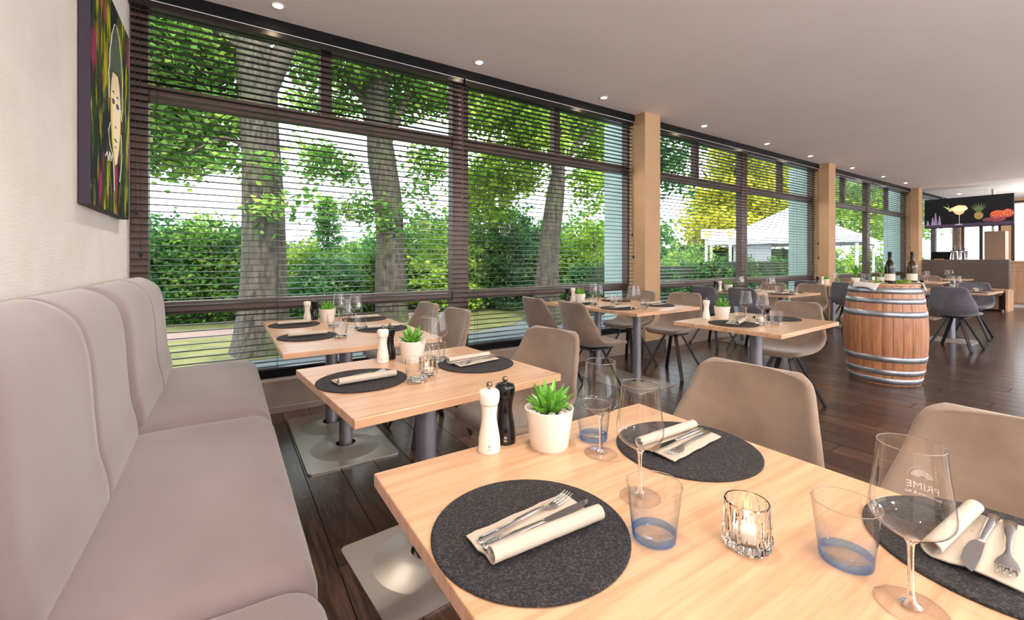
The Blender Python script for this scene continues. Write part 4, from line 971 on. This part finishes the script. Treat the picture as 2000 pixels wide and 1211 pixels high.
if EXT:
    a = D(512, 700, 6.6)
    tree('old_lime_tree', [D(512, 705, 6.55), D(513, 650, 6.58), D(514, 560, 6.6), D(514, 430, 6.6), D(508, 270, 6.6), D(502, 150, 6.6), D(486, 0, 6.7), D(470, -250, 6.8)], [.46, .36, .31, .29, .25, .24, .2, .15],
         [([D(508, 190, 6.6), D(560, 90, 6.9), D(640, -60, 7.6)], .20, .1), ([D(500, 120, 6.6), D(420, 60, 6.4), D(300, 40, 6.2)], .09, .03), ([D(490, 60, 6.6), D(540, -80, 7), D(560, -200, 7)], .14, .06), ([D(505, 300, 6.6), D(440, 270, 6.5), D(370, 300, 6.4)], .05, .015)],
         [B(350, 110, 6.6, .9, .6), B(300, 220, 6.9, .7, .7), B(400, 230, 6.9, .75, .65), B(340, 310, 7.1, .6, .35), B(440, 330, 6.5, .3, .35), B(440, 60, 7.4, .9, .5), B(600, 60, 8, .8, .35), B(600, 160, 8.2, .5, .25), B(250, 60, 6, 1, .8), B(540, 400, 6.2, .2, .3), B(515, 420, 6.18, .16, .25), B(545, 330, 6.25, .18, .3), B(570, 395, 6.4, .3, .2)], 21000, .062, MT['leafG'],
         'thick old tree with leafy sprouts on its bark, leftmost outside the first window', 1)
    tree('slanting_tree', [D(768, 628, 9.9), D(765, 560, 9.9), D(762, 480, 9.9), D(758, 400, 9.9), D(745, 310, 9.9), D(738, 230, 9.9), D(735, 50, 10), D(730, -200, 10)], [.36, .33, .30, .30, .30, .26, .2, .15],
         [([D(745, 310, 9.9), D(790, 200, 10.3), D(860, 60, 11)], .12, .05), ([D(738, 230, 9.9), D(670, 150, 10), D(590, 120, 10.4)], .1, .04), ([D(742, 200, 9.9), D(760, 80, 10), D(850, -60, 11)], .14, .06)],
         [B(700, 120, 10, 1.3, .6), B(790, 100, 10.6, 1.2, .5), B(850, 180, 11, .9, .6), B(840, 320, 11, .55, .5), B(815, 380, 10.6, .3, .5), B(770, 210, 10.8, .9, .3), B(640, 210, 10.8, .8, .25), B(765, 440, 9.6, .2, .55), B(740, 390, 9.65, .12, .4), B(650, 330, 12, .7, .45), B(600, 290, 12, .5, .35), B(700, 410, 12, .5, .4), B(840, 440, 10.8, .5, .35)], 15000, .075, MT['leafG'],
         'dark leaning tree in the middle of the first window', 2, .2)
    tree('mid_tree', [D(1066, 630, 9.6), D(1068, 560, 9.6), D(1075, 470, 9.6), D(1086, 380, 9.6), D(1092, 320, 9.6), D(1096, 200, 9.7), D(1100, 0, 9.8)], [.34, .27, .22, .19, .13, .10, .06],
         [([D(1088, 340, 9.6), D(1060, 250, 9.8), D(1000, 180, 10)], .1, .03), ([D(1090, 330, 9.6), D(1150, 260, 10), D(1210, 230, 10.5)], .09, .03)],
         [B(960, 200, 10.5, 1, .8), B(1030, 230, 10.5, 1, .7), B(1000, 330, 11, .9, .6), B(950, 380, 11.5, .8, .8), B(1110, 220, 10.4, .8, .6), B(1160, 270, 10.6, .7, .6), B(1140, 350, 10, .45, .45), B(1085, 285, 9.2, .4, .28), B(1060, 230, 9.2, .5, .3), B(1050, 150, 10, 1.1, .5), B(1100, 120, 9, 1, .5), B(1170, 400, 11, .4, .35)], 24000, .07, MT['leafB'],
         'tree with a slightly curved trunk outside the right half of the first window bay', 3, .2)
    tree('leafy_tree', [D(1262, 560, 15), D(1262, 400, 15), D(1260, 200, 15)], [.3, .25, .2], [([D(1262, 300, 15), D(1310, 290, 14), D(1350, 310, 13)], .06, .02)],
         [B(1300, 280, 13, 1, .9), B(1330, 350, 12.5, .55, .5), B(1290, 200, 13, 1.3, .9), B(1345, 240, 13, .6, .6), B(1240, 330, 14, 1.2, 1.2)], 9000, .08, MT['leafD'], 'green tree overhanging the left corner of the second window bay', 4, .25)
    tree('yellow_tree', [D(1440, 560, 24), D(1440, 420, 24), D(1445, 300, 24), D(1450, 180, 24)], [.35, .3, .2, .08], [([D(1440, 420, 24), D(1390, 360, 24), D(1370, 330, 24)], .1, .03), ([D(1440, 400, 24), D(1500, 330, 24), D(1530, 300, 24)], .1, .03)],
         [B(1450, 290, 24, 2.0, 1.6), B(1420, 390, 24, 2.0, 1.5), B(1480, 390, 24.5, 2.2, 1.5), B(1530, 330, 25, 1.6, 1.6), B(1400, 450, 23, 1.9, 1.0), B(1470, 450, 24, 2, 1), B(1370, 440, 23, 1.0, 1.0)], 26000, .12, MT['leafY'], 'tall yellow-leaved tree behind the white sign', 5, .35)
    tree('green_tree', [D(1560, 560, 26), D(1560, 380, 26), D(1560, 250, 26)], [.35, .25, .1], [([D(1560, 380, 26), D(1600, 330, 26), D(1640, 300, 26)], .1, .03)],
         [B(1560, 330, 27, 2, 2), B(1600, 400, 28, 2, 1.8), B(1640, 350, 29, 3, 2.2), B(1700, 370, 30, 3, 2), B(1760, 380, 31, 3, 2), B(1740, 430, 30, 2.5, 1.5), B(1650, 420, 29, 2.5, 1.2)], 20000, .15, MT['leafB'], 'broad green tree line behind the white pavilion', 6, .45)
    # conifer
    c0 = D(640, 600, 15); t = empty('conifer', (c0[0], c0[1], GZ), 0, 'narrow cone-shaped evergreen between the two nearest trunks', 'tree', 'trees outside the windows')
    obj('trunk', lathe([(.12, 0), (.03, 3.2)], 10), MT['bark'], t, True)
    V, tn = leaves(11000, [(0, 0, .5+.32*k, .95*(1-k/11.5)+.05, .95*(1-k/11.5)+.05, .22) for k in range(10)], .06, 8, .4, .07, dens=1); leaf_obj('foliage', V, tn, MT['leafC'], t)
    def shrub(px, py_top, d, w, m, n, label, seed, size=.06, hmul=1.0):
        c = D(px, 560, d); top = D(px, py_top, d)[2]; h = (top-GZ)/2
        t = empty('shrub', (c[0], c[1], GZ), 0, label, 'shrub', 'shrubs outside the windows')
        bm = bmesh.new()
        for k in range(5): a = k*1.26; tube(bm, [(0, 0, 0), (.3*w*math.cos(a), .3*w*math.sin(a), h), (.55*w*math.cos(a), .55*w*math.sin(a), h*1.6)], [.04, .025, .01], 6)
        obj('stems', bm, MT['branch'], t)
        V, tn = leaves(n, [(0, 0, h, w, w*.8, h), (w*.5, .1, h*.75, w*.7, w*.6, h*.75), (-w*.5, 0, h*.8, w*.7, w*.6, h*.8), (0, 0, h*.4, w, w*.8, h*.45)], size, seed, .6, .13); leaf_obj('foliage', V, tn, m, t)
    k = 20
    for px, top, d, w, m, n, lb in ((320, 425, 9.6, 1.0, 'leafD', 12000, 'dark green shrub nearest the left window edge'), (405, 405, 9.9, .95, 'leafG', 12000, 'dense shrub left of the thickest trunk'), (235, 430, 10.4, 1.1, 'leafD', 7000, 'dark shrub at the far left outside'), (470, 440, 10.6, .9, 'leafD', 8000, 'dark shrub behind the thickest trunk'),
                                     (585, 470, 11, .75, 'leafB', 8000, 'yellow-green shrub right of the thickest trunk'), (690, 480, 12, 1.0, 'leafG', 9000, 'low green shrub right of the conifer'), (815, 420, 12.5, 1.2, 'leafG', 11000, 'large pale shrub right of the leaning tree'), (885, 440, 11.8, 1.0, 'leafB', 9000, 'bright green shrub behind the first mullion'),
                                     (955, 370, 13, 1.4, 'leafG', 13000, 'tall green shrub right of the first mullion'), (1015, 400, 12.6, 1.2, 'leafD', 11000, 'dark green shrub left of the curved trunk'), (1105, 430, 13, 1.2, 'leafB', 11000, 'bright shrub right of the curved trunk'), (1165, 420, 12.6, 1.0, 'leafB', 9000, 'yellow-green shrub beside the outer pillar fin'),
                                     (640, 500, 10.6, .8, 'leafD', 7000, 'low dark shrub in front of the conifer'), (755, 470, 13.5, 1.2, 'leafD', 8000, 'dark shrub behind the leaning trunk'), (520, 470, 12.4, 1.1, 'leafG', 7000, 'green shrub half hidden behind the thickest trunk'),
                                     (1650, 478, 26, 2.2, 'leafB', 8000, 'bright shrub seen under the pavilion, left one'), (1735, 476, 26, 2.4, 'leafG', 8000, 'shrub seen under the pavilion, right one'), (1585, 480, 23, 1.6, 'leafD', 5000, 'dark shrub left under the pavilion'), (1220, 430, 15, 1.4, 'leafG', 5000, 'green shrub behind the first pillar'), (1350, 470, 17, 1.3, 'leafG', 7000, 'shrub left of the sign post'), (120, 420, 10.5, 1.5, 'leafG', 8000, 'broad shrub outside, left of the window edge'), (-60, 410, 10.5, 1.6, 'leafD', 7000, 'dark broad shrub outside, farthest left')):
        k += 1; shrub(px, top, d, w, MT[m], n, lb, k)
    # clipped hedge behind the terrace
    for j, (x0, x1, y) in enumerate(((7.4, 12, 8.3), (12, 17.2, 7.7), (19, 30, 13.5))):
        c = ((x0+x1)/2, y); hh = (1.35, 1.5, 2.3)[j]; t = empty('hedge', (*c, GZ), 0, 'clipped dark hedge %s' % ('left of the sign', 'under the sign and the pavilion', 'behind the pavilion')[j], 'hedge', 'hedges outside')
        V, tn = leaves(13000, [(u, 0, hh*.5, .5, .38, hh*.52) for u in np.arange(-(x1-x0)/2, (x1-x0)/2, .5)], .05, 60+j, .6, .1, dens=1); leaf_obj('foliage', V, tn, MT['leafD'], t)
        obj('core', boxm(-(x1-x0)/2, (x1-x0)/2, -.25, .25, 0, hh*.9), mat('hedge_core', (30, 44, 26), .95), t)
    # distant tree belt and a pale far building
    for j, (px, top, w) in enumerate(((250, 430, 5), (420, 440, 5), (600, 480, 4), (800, 430, 6), (960, 400, 6), (1120, 420, 6), (1240, 400, 5), (1345, 480, 3))):
        c = D(px, 508, 34); zt = D(px, top, 34)[2]; h = (zt-GZ)/2
        t = empty('distant_tree', (c[0], c[1], GZ), 0, 'far blurred tree on the horizon %s' % ('at the left window edge', 'behind the dense left shrubs', 'behind the conifer', 'behind the leaning tree', 'behind the first mullion', 'behind the curved trunk', 'behind the first pillar', 'at the left of the second bay')[j], 'tree', 'distant trees on the horizon')
        obj('trunk', lathe([(.3, 0), (.15, h*1.4)], 10), MT['bark'], t, True)
        V, tn = leaves(5000, [(0, 0, h, w*.8, w*.5, h), (w*.5, 0, h*.7, w*.6, w*.4, h*.7), (-w*.5, 0, h*.7, w*.6, w*.4, h*.7)], .2, 80+j, .6, .45); leaf_obj('foliage', V, tn, MT['leafC'], t)
    # sign on two posts
    c = D(1402, 456, 15); t = empty('sign_board', (c[0], c[1], GZ), -math.radians(33), 'white sign board with orange and pink panels on two white posts', 'sign')
    obj('board', boxm(-.58, .58, -.03, .03, 2.13, 2.46, bev=.006), MT['white'], t)
    for x in (-.38, .45): obj('post', lathe([(.045, 0), (.045, 2.3)], 14), MT['white'], t, True, (x, .05, 0))
    for x0, x1, col, nm in ((-.5, -.22, (232, 196, 130), 'orange_panel'), (-.18, .24, (226, 190, 196), 'pink_panel'), (.3, .5, (236, 190, 110), 'orange_panel')): obj(nm, boxm(x0, x1, -.033, -.03, 2.18, 2.41), mat(nm, col, .6), t)
    # pavilion
    c = (20.6, 9.2); t = empty('pavilion', (*c, GZ), math.radians(12), 'large white canvas pavilion with a pyramid roof on the terrace', 'pavilion')
    bm = bmesh.new(); q_ = [bm.verts.new(p) for p in ((-2.6, -2.6, 2.3), (2.6, -2.6, 2.3), (2.6, 2.6, 2.3), (-2.6, 2.6, 2.3))]; w_ = [bm.verts.new((v.co.x*.45, v.co.y*.45, 3.0)) for v in q_]; ap = bm.verts.new((0, 0, 3.75)); lw_ = [bm.verts.new((v.co.x, v.co.y, 2.05)) for v in q_]
    for k in range(4): j = (k+1) % 4; bm.faces.new((q_[k], q_[j], w_[j], w_[k])); bm.faces.new((w_[k], w_[j], ap)); bm.faces.new((lw_[k], lw_[j], q_[j], q_[k]))
    o = obj('canopy', bm, MT['tent'], t); s = o.modifiers.new('s', 'SOLIDIFY'); s.thickness = .01; bake(o)
    for x in (-2.5, 2.5):
        for y in (-2.5, 2.5): obj('post', boxm(x-.04, x+.04, y-.04, y+.04, 0, 2.3), MT['white'], t)
    obj('side_panel', boxm(-2.5, -2.46, .2, 1.6, 1.2, 2.1), mat('grey_canvas', (150, 152, 160), .8), t)
